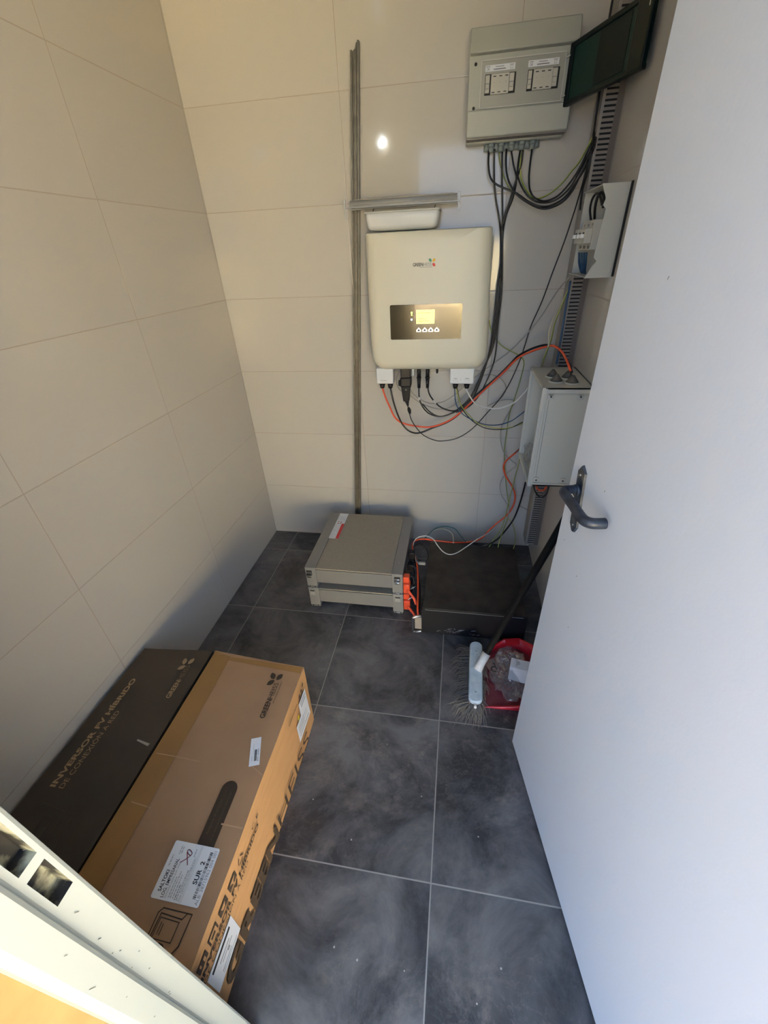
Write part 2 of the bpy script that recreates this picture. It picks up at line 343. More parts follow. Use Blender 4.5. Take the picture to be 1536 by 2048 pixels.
    def text(self, s, o, u, w, height, mat, width=None, bold=0.0, h=0.0006, align='LEFT', spacing=1.0):
        # lettering: reads along u, its top points along w
        cu = bpy.data.curves.new('t', 'FONT'); cu.body = s; cu.size = 1.0; cu.offset = bold; cu.align_x = 'LEFT'; cu.resolution_u = 3; cu.space_character = spacing
        ob = bpy.data.objects.new('t', cu); COL.objects.link(ob)
        dg = bpy.context.evaluated_depsgraph_get(); me = bpy.data.meshes.new_from_object(ob.evaluated_get(dg))
        bpy.data.objects.remove(ob); bpy.data.curves.remove(cu)
        if not me.vertices: return
        xs = [q.co.x for q in me.vertices]; ys = [q.co.y for q in me.vertices]
        caps = 0.70
        sy = height / caps; sx = sy
        if width: sx = width / (max(xs) - min(xs))
        o, u, w = Vector(o), Vector(u).normalized(), Vector(w).normalized(); nn = u.cross(w).normalized()
        x0 = min(xs)
        vs = [self.bm.verts.new(o + u * ((q.co.x - x0) * sx) + w * (q.co.y * sy) + nn * h) for q in me.vertices]
        i = self.mi(mat)
        for pl in me.polygons:
            try:
                f = self.bm.faces.new([vs[k] for k in pl.vertices]); f.material_index = i
                f.normal_update()
                if f.normal.dot(nn) < 0: f.normal_flip()
            except ValueError: pass
        bpy.data.meshes.remove(me)
    def build(self, name, parent=None, fix=True, **kw):
        if fix: bmesh.ops.recalc_face_normals(self.bm, faces=[f for f in self.bm.faces])
        me = bpy.data.meshes.new(name); self.bm.to_mesh(me); self.bm.free()
        for mt in self.mats: me.materials.append(M[mt])
        o = bpy.data.objects.new(name, me); COL.objects.link(o)
        if parent: o.parent = parent
        for k, v in kw.items(): o[k] = v
        return o
def spline(p, sub):
    out = []
    k = len(p)
    for i in range(k - 1):
        p0, p1, p2, p3 = p[max(i - 1, 0)], p[i], p[i + 1], p[min(i + 2, k - 1)]
        for j in range(sub):
            t = j / sub
            out.append(0.5 * ((2 * p1) + (p2 - p0) * t + (2 * p0 - 5 * p1 + 4 * p2 - p3) * t * t + (3 * p1 - p0 - 3 * p2 + p3) * t ** 3))
    out.append(p[-1]); return out
def thing(name, label, cat, loc, group=None):
    o = bpy.data.objects.new(name, None); COL.objects.link(o); o.location = loc; o.empty_display_size = 0.05
    o['label'] = label; o['category'] = cat
    if group: o['group'] = group
    return o
def part(mb, name, th, **kw):
    # mesh built in world coordinates, parented to its thing (an Empty) or to a part of it
    o = mb.build(name, None, **kw); o.parent = th
    o.matrix_parent_inverse = th_world(th).inverted()
    return o
def th_world(o):
    w = Matrix.Translation(o.location)
    return (th_world(o.parent) @ o.matrix_parent_inverse @ w) if o.parent else w
def rrect(x0, y0, x1, y1, r, n=4):
    out = []
    for cx, cy, a0 in ((x1 - r, y1 - r, 0), (x0 + r, y1 - r, 90), (x0 + r, y0 + r, 180), (x1 - r, y0 + r, 270)):
        for k in range(n + 1):
            a = math.radians(a0 + 90 * k / n); out.append((cx + r * math.cos(a), cy + r * math.sin(a)))
    return out

# cable runs: (name, label, category, group, radius, sheath, [points])
CABLES = [
['electrical_cable', 'black cable drooping from the leftmost gland of the distribution board', 'cable', 'black cables drooping from the distribution board', 0.0032, 'black', [(1.1112, -0.03, 1.7005), (1.1128, -0.0437, 1.6559), (1.1225, -0.05, 1.6205), (1.1428, -0.0572, 1.6006), (1.1749, -0.0586, 1.5861), (1.2194, -0.06, 1.5681), (1.26, -0.0743, 1.5422), (1.298, -0.0822, 1.5269), (1.3349, -0.08, 1.5279), (1.3701, -0.1047, 1.5449), (1.3955, -0.12, 1.5794), (1.4137, -0.1338, 1.6128), (1.4244, -0.15, 1.6446), (1.415, -0.2163, 1.667), (1.43, -0.1438, 1.7009)]],
['electrical_cable', 'black cable drooping lowest of the bundle between distribution board and slotted trunking', 'cable', 'black cables drooping from the distribution board', 0.0032, 'black', [(1.1701, -0.03, 1.6965), (1.1721, -0.0448, 1.652), (1.1824, -0.055, 1.6123), (1.2096, -0.0677, 1.5722), (1.2501, -0.07, 1.5445), (1.2949, -0.0855, 1.5226), (1.3311, -0.09, 1.5204), (1.3667, -0.1073, 1.534), (1.3884, -0.12, 1.5588), (1.4037, -0.1374, 1.5978), (1.4173, -0.155, 1.637), (1.415, -0.2145, 1.6558), (1.43, -0.142, 1.6895)]],
['electrical_cable', 'black cable from a middle gland of the distribution board curving up to the trunking', 'cable', 'black cables drooping from the distribution board', 0.003, 'black', [(1.2167, -0.03, 1.6934), (1.2125, -0.0437, 1.6496), (1.2162, -0.05, 1.6149), (1.2436, -0.0668, 1.5703), (1.2804, -0.07, 1.5442), (1.3203, -0.0901, 1.5364), (1.3545, -0.1, 1.5462), (1.3818, -0.1178, 1.5713), (1.4002, -0.13, 1.6077), (1.4102, -0.1676, 1.643), (1.41, -0.2164, 1.6639), (1.43, -0.1195, 1.7086)]],
['electrical_cable', 'black cable from the rightmost gland of the distribution board curving up to the trunking', 'cable', 'black cables drooping from the distribution board', 0.003, 'black', [(1.2548, -0.03, 1.6908), (1.253, -0.0407, 1.6474), (1.2539, -0.045, 1.6131), (1.26, -0.0627, 1.5767), (1.2792, -0.0699, 1.5527), (1.3149, -0.065, 1.5427), (1.3498, -0.0931, 1.5524), (1.3783, -0.11, 1.5815), (1.3995, -0.125, 1.6172), (1.4126, -0.14, 1.6552), (1.41, -0.2071, 1.6745), (1.43, -0.1121, 1.724)]],
['electrical_cable', 'green and yellow earth cable drooping between distribution board and trunking', 'cable', None, 0.0028, 'greenyellow', [(1.2255, -0.025, 1.6935), (1.2202, -0.0335, 1.6504), (1.232, -0.04, 1.6054), (1.2629, -0.0546, 1.5633), (1.2905, -0.05, 1.5522), (1.3268, -0.075, 1.5621), (1.3602, -0.09, 1.5885), (1.3845, -0.0992, 1.6187), (1.3972, -0.12, 1.6344), (1.4056, -0.1533, 1.6598), (1.41, -0.1912, 1.6793), (1.43, -0.1111, 1.7183)]],
['electrical_cable', 'pale yellow and green cable hanging from the distribution board behind the black ones', 'cable', None, 0.002, 'greenyellow', [(1.1454, -0.02, 1.6997), (1.1529, -0.015, 1.6638), (1.1748, -0.0184, 1.6167), (1.1961, -0.01, 1.588), (1.2147, -0.0167, 1.572)]],
['solar_cable', 'black solar cable with plug, left of the two plugged under the inverter', 'cable', 'black solar cables running from the distribution board down to the inverter', 0.0032, 'black', [(0.8798, -0.12, 0.9394), (0.88, -0.12, 0.8741), (0.8866, -0.1172, 0.8396), (0.9067, -0.1126, 0.804), (0.9333, -0.1, 0.779), (0.9741, -0.0958, 0.7687), (1.0186, -0.08, 0.7756), (1.062, -0.074, 0.8044), (1.1039, -0.06, 0.8461), (1.1345, -0.0487, 0.9096), (1.1555, -0.04, 0.9718), (1.1829, -0.0355, 1.0429), (1.1921, -0.03, 1.1207), (1.193, -0.0273, 1.2322), (1.1877, -0.03, 1.3369), (1.1801, -0.018, 1.435), (1.1673, -0.03, 1.4971), (1.1491, -0.0252, 1.5577), (1.1393, -0.03, 1.6008), (1.1324, -0.026, 1.6569), (1.1297, -0.03, 1.6992)]],
['solar_cable', 'black solar cable with plug, right of the two plugged under the inverter', 'cable', 'black solar cables running from the distribution board down to the inverter', 0.0032, 'black', [(0.9166, -0.12, 0.9394), (0.9216, -0.12, 0.8897), (0.937, -0.1105, 0.8559), (0.9684, -0.1, 0.8189), (1.0068, -0.0942, 0.799), (1.0448, -0.08, 0.7923), (1.0836, -0.0747, 0.8164), (1.1141, -0.06, 0.8574), (1.1456, -0.0509, 0.9319), (1.1672, -0.045, 1.0042), (1.1825, -0.046, 1.0846), (1.1877, -0.04, 1.1789), (1.1917, -0.0241, 1.3025), (1.1877, -0.035, 1.3866), (1.1794, -0.0301, 1.4505), (1.1814, -0.035, 1.4962), (1.1978, -0.034, 1.5543), (1.2104, -0.04, 1.6025), (1.2235, -0.0337, 1.6501), (1.2249, -0.035, 1.6895)]],
['solar_cable', 'black solar cable hanging straight down beside the right edge of the inverter', 'cable', 'black solar cables running from the distribution board down to the inverter', 0.003, 'black', [(1.1569, -0.025, 1.6981), (1.161, -0.03, 1.641), (1.1722, -0.023, 1.5566), (1.1831, -0.03, 1.4504), (1.1866, -0.0223, 1.37), (1.1813, -0.03, 1.2684), (1.1798, -0.036, 1.1599), (1.1769, -0.035, 1.0629), (1.1628, -0.0441, 0.9832), (1.1431, -0.05, 0.91), (1.1147, -0.0722, 0.8454), (1.0753, -0.08, 0.8065), (1.0298, -0.0941, 0.7853), (0.9745, -0.105, 0.7719), (0.9286, -0.1014, 0.7912), (0.8932, -0.0875, 0.8233)]],
['solar_cable', 'black solar cable crossing its bundle above the inverter and running down beside it', 'cable', 'black solar cables running from the distribution board down to the inverter', 0.003, 'black', [(1.1855, -0.025, 1.6962), (1.1982, -0.035, 1.6516), (1.2137, -0.0276, 1.6133), (1.2075, -0.0333, 1.561), (1.19, -0.04, 1.5105), (1.1849, -0.0296, 1.4503), (1.1926, -0.04, 1.3538), (1.2, -0.037, 1.2507), (1.1974, -0.04, 1.1413), (1.1979, -0.0548, 1.0465), (1.1918, -0.05, 0.9844), (1.1684, -0.0565, 0.9118), (1.1368, -0.06, 0.8463), (1.0953, -0.0778, 0.806), (1.0453, -0.085, 0.7847)]],
['battery_cable', 'orange battery cable looping under the inverter up to the grey box', 'cable', 'battery cables between inverter and grey box', 0.004, 'orange', [(0.7177, -0.12, 0.9044), (0.7275, -0.12, 0.8687), (0.7482, -0.1195, 0.8161), (0.7693, -0.116, 0.7682), (0.8016, -0.1, 0.7364), (0.8598, -0.0984, 0.7222), (0.9291, -0.09, 0.7154), (0.9975, -0.0858, 0.7369), (1.0461, -0.08, 0.7665), (1.0947, -0.0821, 0.8143), (1.1454, -0.08, 0.868), (1.1939, -0.0842, 0.9193), (1.2403, -0.09, 0.9688), (1.2829, -0.1179, 1.027), (1.329, -0.16, 1.062), (1.3632, -0.2155, 1.087), (1.3818, -0.28, 1.1024), (1.3967, -0.3524, 1.0961), (1.4, -0.4311, 1.0834), (1.41, -0.4596, 1.0579)]],
['battery_cable', 'black battery cable looping under the inverter beside the orange one up to the grey box', 'cable', 'battery cables between inverter and grey box', 0.004, 'black', [(0.7536, -0.12, 0.9045), (0.7632, -0.12, 0.8509), (0.781, -0.1135, 0.784), (0.8037, -0.1, 0.7267), (0.8366, -0.102, 0.6961), (0.8779, -0.09, 0.6848), (0.9405, -0.0841, 0.7085), (1.0087, -0.075, 0.7355), (1.0591, -0.0793, 0.7759), (1.1087, -0.07, 0.8379), (1.1608, -0.0738, 0.8926), (1.2127, -0.08, 0.9435), (1.2582, -0.0828, 0.9956), (1.2843, -0.1, 1.0311), (1.3244, -0.1464, 1.0668), (1.365, -0.2, 1.0912), (1.3972, -0.2421, 1.0916), (1.4143, -0.3, 1.0718), (1.41, -0.4232, 1.0719), (1.42, -0.4434, 1.0474)]],
['data_cable', 'black cable with chunky black plug under the inverter, looping lowest of all', 'cable', None, 0.0023, 'black', [(0.8227, -0.13, 0.98), (0.8254, -0.13, 0.8544), (0.8349, -0.12, 0.8056), (0.8433, -0.1163, 0.7622), (0.868, -0.1105, 0.7172), (0.9023, -0.1, 0.6768), (0.9493, -0.0938, 0.6528), (0.9889, -0.08, 0.643), (1.0584, -0.0779, 0.6589), (1.1251, -0.06, 0.7003), (1.1873, -0.0506, 0.7747), (1.2361, -0.05, 0.8394), (1.2703, -0.0561, 0.9118), (1.3011, -0.05, 1.0043), (1.3122, -0.0587, 1.0656), (1.3256, -0.06, 1.1379), (1.3533, -0.0735, 1.2322), (1.372, -0.09, 1.3246), (1.3927, -0.1067, 1.417), (1.4052, -0.13, 1.5016), (1.4071, -0.1624, 1.5527), (1.405, -0.2026, 1.5929), (1.42, -0.1544, 1.6321)]],
['mains_wire', 'blue wire hanging from the right terminal block of the inverter to the grey box', 'cable', 'mains wires from the inverter to the grey box', 0.0022, 'blue', [(1.0332, -0.12, 0.9096), (1.0376, -0.12, 0.8639), (1.0481, -0.1116, 0.8234), (1.0745, -0.1, 0.7832), (1.1206, -0.0977, 0.7551), (1.1782, -0.09, 0.7319), (1.2295, -0.1294, 0.7452), (1.277, -0.16, 0.7732), (1.3144, -0.1631, 0.8038), (1.3383, -0.17, 0.8325), (1.3523, -0.17, 0.8476)]],
['mains_wire', 'green and yellow wire hanging from the right inverter terminal to the grey box', 'cable', 'mains wires from the inverter to the grey box', 0.0022, 'greenyellow', [(1.0396, -0.125, 0.911), (1.0501, -0.125, 0.8721), (1.0677, -0.1148, 0.8247), (1.1035, -0.1, 0.779), (1.1436, -0.1012, 0.7426), (1.2014, -0.09, 0.7204), (1.258, -0.1383, 0.7329), (1.2974, -0.18, 0.7608), (1.3327, -0.18, 0.7748), (1.3512, -0.18, 0.7883)]],
['mains_wire', 'black wire hanging lowest from the right terminal block of the inverter to the grey box', 'cable', 'mains wires from the inverter to the grey box', 0.0022, 'black', [(1.0438, -0.12, 0.9096), (1.0575, -0.12, 0.853), (1.0754, -0.1081, 0.8044), (1.1211, -0.095, 0.7494), (1.1788, -0.1001, 0.7191), (1.2467, -0.09, 0.7094), (1.2849, -0.156, 0.7447), (1.3103, -0.22, 0.787), (1.3322, -0.2, 0.7909), (1.3486, -0.19, 0.7984)]],
['mains_cable', 'white cable curving from the right gland of the inverter to the grey box', 'cable', None, 0.003, 'white', [(1.0823, -0.12, 0.9054), (1.0921, -0.12, 0.8839), (1.1205, -0.116, 0.8434), (1.1595, -0.1, 0.8185), (1.2022, -0.1135, 0.8144), (1.2435, -0.12, 0.8214), (1.2901, -0.1408, 0.8526), (1.3154, -0.16, 0.8926), (1.3336, -0.17, 0.9243), (1.3503, -0.17, 0.9444)]],
['data_cable', 'long thin grey cable from the open breaker box sloping down to under the inverter', 'cable', None, 0.0022, 'greycable', [(1.42, -0.1663, 1.3139), (1.3947, -0.14, 1.2735), (1.376, -0.109, 1.2265), (1.3572, -0.08, 1.1765), (1.3075, -0.0591, 1.1004), (1.2582, -0.03, 1.0369), (1.2007, -0.0314, 0.9906), (1.145, -0.03, 0.9482), (1.0999, -0.0304, 0.9113), (1.0475, -0.04, 0.8625), (0.9933, -0.0622, 0.83), (0.9374, -0.07, 0.8205), (0.8869, -0.0956, 0.8442), (0.848, -0.11, 0.8821), (0.8373, -0.13, 0.9313)]],
['data_cable', 'thin grey cable hanging in a loop behind the plugs under the inverter', 'cable', None, 0.002, 'greycable', [(0.7964, -0.11, 0.9795), (0.7786, -0.1, 0.9385), (0.7877, -0.0922, 0.8923), (0.83, -0.07, 0.8589), (0.8911, -0.0613, 0.8149), (0.971, -0.04, 0.7851), (1.0279, -0.0445, 0.8014), (1.0818, -0.03, 0.8483), (1.1232, -0.0275, 0.8928), (1.1527, -0.03, 0.933), (1.1958, -0.0232, 0.9356), (1.2358, -0.03, 0.9178), (1.2596, -0.0262, 0.8795), (1.2483, -0.0284, 0.842), (1.2138, -0.03, 0.8124)]],
['data_cable', 'thin grey cable wandering down the wall left of the grey box', 'cable', None, 0.002, 'greycable', [(1.1884, -0.03, 0.7983), (1.2284, -0.032, 0.8201), (1.2702, -0.04, 0.832), (1.3066, -0.0194, 0.8168), (1.293, -0.0207, 0.7823), (1.2705, -0.03, 0.7378), (1.257, -0.0359, 0.6912), (1.2598, -0.0422, 0.6389), (1.2817, -0.05, 0.5789), (1.3185, -0.0505, 0.5409), (1.348, -0.0459, 0.5131), (1.3249, -0.05, 0.4873), (1.2955, -0.0497, 0.453), (1.2809, -0.0554, 0.4049), (1.2936, -0.06, 0.3505), (1.3191, -0.0687, 0.3128), (1.337, -0.0761, 0.2795), (1.3309, -0.1, 0.2276), (1.305, -0.1529, 0.2001), (1.2692, -0.2, 0.1846)]],
['earth_wire', 'green and yellow wire zigzagging down the wall from behind the inverter', 'cable', None, 0.0022, 'greenyellow', [(1.1608, -0.02, 1.1582), (1.1801, -0.02, 1.1038), (1.2183, -0.032, 1.0619), (1.2621, -0.0317, 1.0372), (1.3018, -0.03, 1.0162), (1.3249, -0.008, 0.9845), (1.3202, -0.0113, 0.9215), (1.3029, -0.03, 0.8382), (1.2878, -0.0303, 0.7619), (1.2856, -0.0291, 0.6842), (1.2839, -0.04, 0.5875), (1.2969, -0.0476, 0.485), (1.3145, -0.05, 0.3892), (1.3315, -0.0672, 0.3126), (1.338, -0.08, 0.2457), (1.3116, -0.1578, 0.204), (1.2896, -0.22, 0.1852), (1.2849, -0.2353, 0.15)]],
['earth_wire', 'green and yellow wire dropping from the breaker box into the grey box', 'cable', None, 0.0024, 'greenyellow', [(1.425, -0.1629, 1.3089), (1.42, -0.1805, 1.2805), (1.4043, -0.1896, 1.2256), (1.3879, -0.2, 1.1691), (1.372, -0.26, 1.1194), (1.36, -0.279, 1.0887), (1.3481, -0.3, 1.0549), (1.4, -0.008, 0.9614)]],
['mains_cable', 'cream cable dropping beside the trunking into the top of the grey box', 'cable', None, 0.003, 'creamcable', [(1.425, -0.12, 1.3002), (1.42, -0.1166, 1.2345), (1.3815, -0.2, 1.1861), (1.3653, -0.2388, 1.1499), (1.3622, -0.28, 1.1061), (1.3806, -0.1652, 1.0382), (1.395, -0.0495, 0.9729)]],
['earth_wire', 'green and yellow wire from the grey box bottom to the black unit', 'cable', None, 0.0022, 'greenyellow', [(1.36, -0.049, 0.5807), (1.3456, -0.12, 0.5617), (1.3422, -0.0941, 0.4832), (1.3403, -0.07, 0.4014), (1.327, -0.0916, 0.3123), (1.3194, -0.1, 0.2422), (1.2985, -0.1598, 0.2105), (1.2609, -0.22, 0.1831), (1.2413, -0.2358, 0.15)]],
['earth_wire', 'pale green wire running up the wall behind the black unit', 'cable', None, 0.0022, 'greenyellow', [(1.3401, -0.03, 0.1981), (1.3657, -0.0358, 0.1718), (1.3842, -0.05, 0.1344), (1.3795, -0.1446, 0.1371), (1.3592, -0.2357, 0.15)]],
['battery_cable', 'orange battery cable winding from the grey box down to the black floor unit', 'cable', None, 0.0042, 'orange', [(1.36, -0.008, 0.5839), (1.3181, -0.12, 0.6038), (1.2903, -0.0921, 0.5543), (1.2867, -0.06, 0.5044), (1.3038, -0.0601, 0.456), (1.3386, -0.0593, 0.404), (1.359, -0.06, 0.3538), (1.3584, -0.0626, 0.2964), (1.3322, -0.07, 0.239), (1.2806, -0.0871, 0.191), (1.2408, -0.1, 0.1463), (1.2075, -0.1375, 0.1287), (1.1509, -0.17, 0.1257), (1.0615, -0.2, 0.1377), (0.9719, -0.2, 0.1437), (0.9089, -0.22, 0.163), (0.8682, -0.25, 0.1661), (0.8646, -0.29, 0.1516), (0.8855, -0.35, 0.1436), (0.9027, -0.43, 0.1331), (0.9161, -0.55, 0.1182), (0.9231, -0.65, 0.1188), (0.9289, -0.69, 0.1006)]],
['battery_cable', 'thick black battery cable curving from under the grey box down to the black unit', 'cable', None, 0.0042, 'black', [(1.3886, -0.12, 0.4584), (1.3881, -0.1, 0.3923), (1.3775, -0.102, 0.3068), (1.3604, -0.1, 0.2295), (1.32, -0.1546, 0.1962), (1.2822, -0.2, 0.1763), (1.2392, -0.24, 0.1715), (1.1971, -0.2431, 0.152)]],
['data_cable', 'thin white cable lying across the top of the black unit on the floor', 'cable', None, 0.0022, 'white', [(0.8651, -0.27, 0.1523), (0.8746, -0.2873, 0.2), (0.8953, -0.2701, 0.2105), (0.9315, -0.2571, 0.21), (0.9646, -0.2696, 0.2031), (0.9911, -0.2937, 0.18), (1.0193, -0.3105, 0.158), (1.0513, -0.3192, 0.152), (1.0872, -0.2995, 0.152), (1.1356, -0.2466, 0.156), (1.1848, -0.2, 0.1691), (1.2394, -0.12, 0.1506), (1.2812, -0.06, 0.1504)]],
['data_cable', 'dark green cable arching low on the wall behind the black unit', 'cable', None, 0.0022, 'teal', [(0.9063, -0.15, 0.099), (0.9345, -0.1, 0.1148), (0.9775, -0.05, 0.123), (1.0314, -0.04, 0.1265), (1.0722, -0.064, 0.1291), (1.0999, -0.1, 0.1168), (1.1266, -0.2, 0.1458)]],
['data_cable', 'beige cable arching under the dark green one behind the black unit', 'cable', None, 0.003, 'creamcable', [(0.8972, -0.17, 0.1194), (0.9265, -0.1, 0.1109), (0.9642, -0.05, 0.1054), (1.0048, -0.04, 0.108), (1.0435, -0.0656, 0.1117), (1.0633, -0.1, 0.1076), (1.0665, -0.21, 0.1423)]],
['electrical_cable', 'short black loop of cable hanging out of the bottom of the grey box', 'cable', None, 0.003, 'black', [(1.3584, -0.44, 0.6218), (1.3729, -0.42, 0.5798), (1.393, -0.4153, 0.5527), (1.4124, -0.4, 0.5424), (1.424, -0.4035, 0.5637), (1.4266, -0.4, 0.5987)]],
['electrical_cable', 'short orange loop of cable under the bottom of the grey box', 'cable', None, 0.0035, 'orange', [(1.3745, -0.4, 0.6009), (1.3878, -0.39, 0.573), (1.4048, -0.3881, 0.5658), (1.4192, -0.38, 0.5689), (1.4232, -0.38, 0.5923)]],
['electrical_cable', 'flat blue cable tucked along the left side of the slotted trunking', 'cable', None, 0.0035, 'blue', [(1.41, -0.2327, 1.3042), (1.41, -0.2295, 1.2455), (1.41, -0.2346, 1.1652), (1.41, -0.2401, 1.0805), (1.41, -0.239, 1.0301)]],
['electrical_cable', 'dark cable running down the wall edge left of the slotted trunking', 'cable', None, 0.003, 'black', [(1.41, -0.1521, 1.9729), (1.41, -0.1524, 1.9168), (1.412, -0.1772, 1.7896), (1.412, -0.1843, 1.7177), (1.412, -0.2017, 1.6167), (1.412, -0.1697, 1.5582), (1.412, -0.183, 1.5049)]],
['electrical_cable', 'black cable looped at the back of the gap between batteries and black unit', 'cable', 'black cables tangled between the battery modules and the black unit', 0.003, 'black', [(0.8697, -0.24, 0.1302), (0.8979, -0.24, 0.1483), (0.9314, -0.28, 0.1525), (0.9451, -0.33, 0.1422), (0.9343, -0.38, 0.1409), (0.9035, -0.36, 0.1376), (0.8731, -0.3, 0.1252)]],
['electrical_cable', 'black cable running forward along the gap between batteries and black unit', 'cable', 'black cables tangled between the battery modules and the black unit', 0.004, 'black', [(0.8611, -0.2822, 0.12), (0.8894, -0.3662, 0.11), (0.9118, -0.451, 0.09), (0.9227, -0.5201, 0.06), (0.9263, -0.611, 0.04)]],
['electrical_cable', 'black cable bunched low beside the right side of the lower battery', 'cable', 'black cables tangled between the battery modules and the black unit', 0.004, 'black', [(0.8609, -0.3724, 0.15), (0.8866, -0.4354, 0.13), (0.8871, -0.4889, 0.09), (0.9054, -0.5343, 0.04), (0.9127, -0.5616, 0.02)]],
['wire', 'black wires arched inside the top of the open breaker box, left strand', 'cable', 'black wires inside the open breaker box', 0.0032, 'black', [(1.42, -0.3197, 1.4716), (1.415, -0.3061, 1.4974), (1.41, -0.3304, 1.5202), (1.4146, -0.3455, 1.5328), (1.42, -0.3732, 1.5256), (1.4269, -0.386, 1.5035)]],
['wire', 'black wires arched inside the top of the open breaker box, right strand', 'cable', 'black wires inside the open breaker box', 0.0038, 'black', [(1.43, -0.3179, 1.4737), (1.42, -0.3403, 1.501), (1.42, -0.3478, 1.5242), (1.4265, -0.3558, 1.5347), (1.43, -0.3798, 1.5211), (1.4286, -0.3955, 1.497)]],
['wire', 'leftmost blue wire under the breakers in the open breaker box', 'cable', 'blue wires inside the open breaker box', 0.0032, 'blue', [(1.42, -0.2385, 1.387), (1.425, -0.2413, 1.3584), (1.43, -0.2591, 1.3372), (1.44, -0.2627, 1.3226)]],
['wire', 'second blue wire under the breakers in the open breaker box', 'cable', 'blue wires inside the open breaker box', 0.0032, 'blue', [(1.42, -0.2732, 1.3873), (1.425, -0.2724, 1.3592), (1.43, -0.2794, 1.3381), (1.44, -0.2726, 1.3231)]],
['wire', 'third blue wire under the breakers in the open breaker box', 'cable', 'blue wires inside the open breaker box', 0.0032, 'blue', [(1.42, -0.3064, 1.3876), (1.425, -0.3023, 1.36), (1.43, -0.2992, 1.3389), (1.44, -0.2824, 1.3235)]],
['wire', 'rightmost blue wire under the breakers in the open breaker box', 'cable', 'blue wires inside the open breaker box', 0.0032, 'blue', [(1.42, -0.3383, 1.3879), (1.425, -0.3312, 1.3608), (1.43, -0.3185, 1.3396), (1.44, -0.2921, 1.324)]]
]

# ================================================================ the setting
def struct(mb, name, **kw):
    o = mb.build(name, **kw); o['kind'] = 'structure'; return o
mb = MB(); mb.box((-0.15, 0.12, -0.10), (1.63, -2.10, 0.0), 'floor'); struct(mb, 'floor')
mb = MB(); mb.box((-0.15, 0.0, 0.0), (1.63, 0.12, 2.36), 'tile_back'); struct(mb, 'wall_back')
mb = MB(); mb.box((-0.15, 0.0, 0.0), (0.0, -1.84, 2.36), 'tile_left'); struct(mb, 'wall_left')
mb = MB(); mb.box((1.48, 0.0, 0.0), (1.63, -1.84, 2.36), 'tile_left'); struct(mb, 'wall_right')
mb = MB(); mb.box((-0.15, 0.12, 2.36), (1.63, -2.10, 2.50), 'ceiling'); struct(mb, 'ceiling')
mb = MB()
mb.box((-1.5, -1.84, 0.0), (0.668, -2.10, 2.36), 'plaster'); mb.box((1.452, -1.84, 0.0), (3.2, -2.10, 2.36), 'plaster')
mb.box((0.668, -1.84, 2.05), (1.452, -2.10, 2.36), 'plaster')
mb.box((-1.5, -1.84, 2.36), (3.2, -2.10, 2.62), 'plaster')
struct(mb, 'wall_front')
mb = MB(); mb.box((-14, -2.10, -0.14), (16, -16.0, -0.02), 'ground'); struct(mb, 'floor_courtyard')
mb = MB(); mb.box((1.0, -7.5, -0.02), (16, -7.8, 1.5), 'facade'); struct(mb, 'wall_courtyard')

# steel door frame: left jamb with its two strike holes
mb = MB()
Z0, Z1 = 0.0, 2.05
holes = [(-1.8440, -1.8625, 0.9015, 0.9605), (-1.8440, -1.8625, 0.9745, 1.036)]   # (y0,y1,z0,z1)
ys = [-1.840, -1.844, -1.8625, -1.868]; zs = [Z0, 0.9015, 0.9605, 0.9745, 1.036, Z1]
for i in range(3):
    for j in range(5):
        y0, y1, z0, z1 = ys[i], ys[i + 1], zs[j], zs[j + 1]
        if i == 1 and j in (1, 3): continue
        mb.poly([(0.69, y0, z0), (0.69, y1, z0), (0.69, y1, z1), (0.69, y0, z1)], 'jamb')
for y0, y1, z0, z1 in holes:      # pockets behind the holes
    rag = 0.0012
    for a, b in (((y0, z0), (y1, z0)), ((y1, z0), (y1, z1)), ((y1, z1), (y0, z1)), ((y0, z1), (y0, z0))):
        mb.poly([(0.69, a[0], a[1]), (0.69, b[0], b[1]), (0.672, b[0], b[1]), (0.672, a[0], a[1])], 'pocket')
    mb.poly([(0.672, y0, z0), (0.672, y1, z0), (0.672, y1, z1), (0.672, y0, z1)], 'pocket')
prof = [(0.69, -1.868), (0.6915, -1.8705), (0.6965, -1.8725), (0.699, -1.876), (0.70, -1.900), (0.699, -1.905), (0.694, -1.9075), (0.668, -1.9075)]
for (xa, ya), (xb, yb) in zip(prof, prof[1:]):
    mb.poly([(xa, ya, Z0), (xb, yb, Z0), (xb, yb, Z1), (xa, ya, Z1)], 'jamb')
back = [(0.69, -1.84), (0.6885, -1.837), (0.684, -1.8355), (0.630, -1.8355), (0.630, -1.8395)]
for (xa, ya), (xb, yb) in zip(back, back[1:]):
    mb.poly([(xa, ya, Z0), (xb, yb, Z0), (xb, yb, Z1), (xa, ya, Z1)], 'jamb')
o = struct(mb, 'trim_1', fix=False)
random.seed(3)
mb = MB()
for (y, z, l) in ((-1.8565, 0.865, .008), (-1.862, 0.80, .006), (-1.8605, .745, .004), (-1.8655, .76, .003), (-1.852, .70, .003), (-1.858, .652, .004), (-1.866, .70, .003), (-1.864, .56, .007), (-1.8655, .555, .005), (-1.847, .99, .003)):
    mb.slab((0.69, y, z), (0.15, -.35, 1), (0, -1, 0), [(0, 0), (l, 0.0003), (l, 0.0009), (0, 0.0006)], 'dirt', 0.0003)
for (y, z, l) in ((-1.885, .86, .004), (-1.893, .78, .010), (-1.888, .70, .002), (-1.89, .60, .003)):
    mb.slab((0.70, y, z), (0, -.35, 1), (0, -1, 0), [(0, 0), (l, 0.0003), (l, 0.0009), (0, 0.0006)], 'dirt', 0.0003)
sc = mb.build('scratches'); sc.parent = o
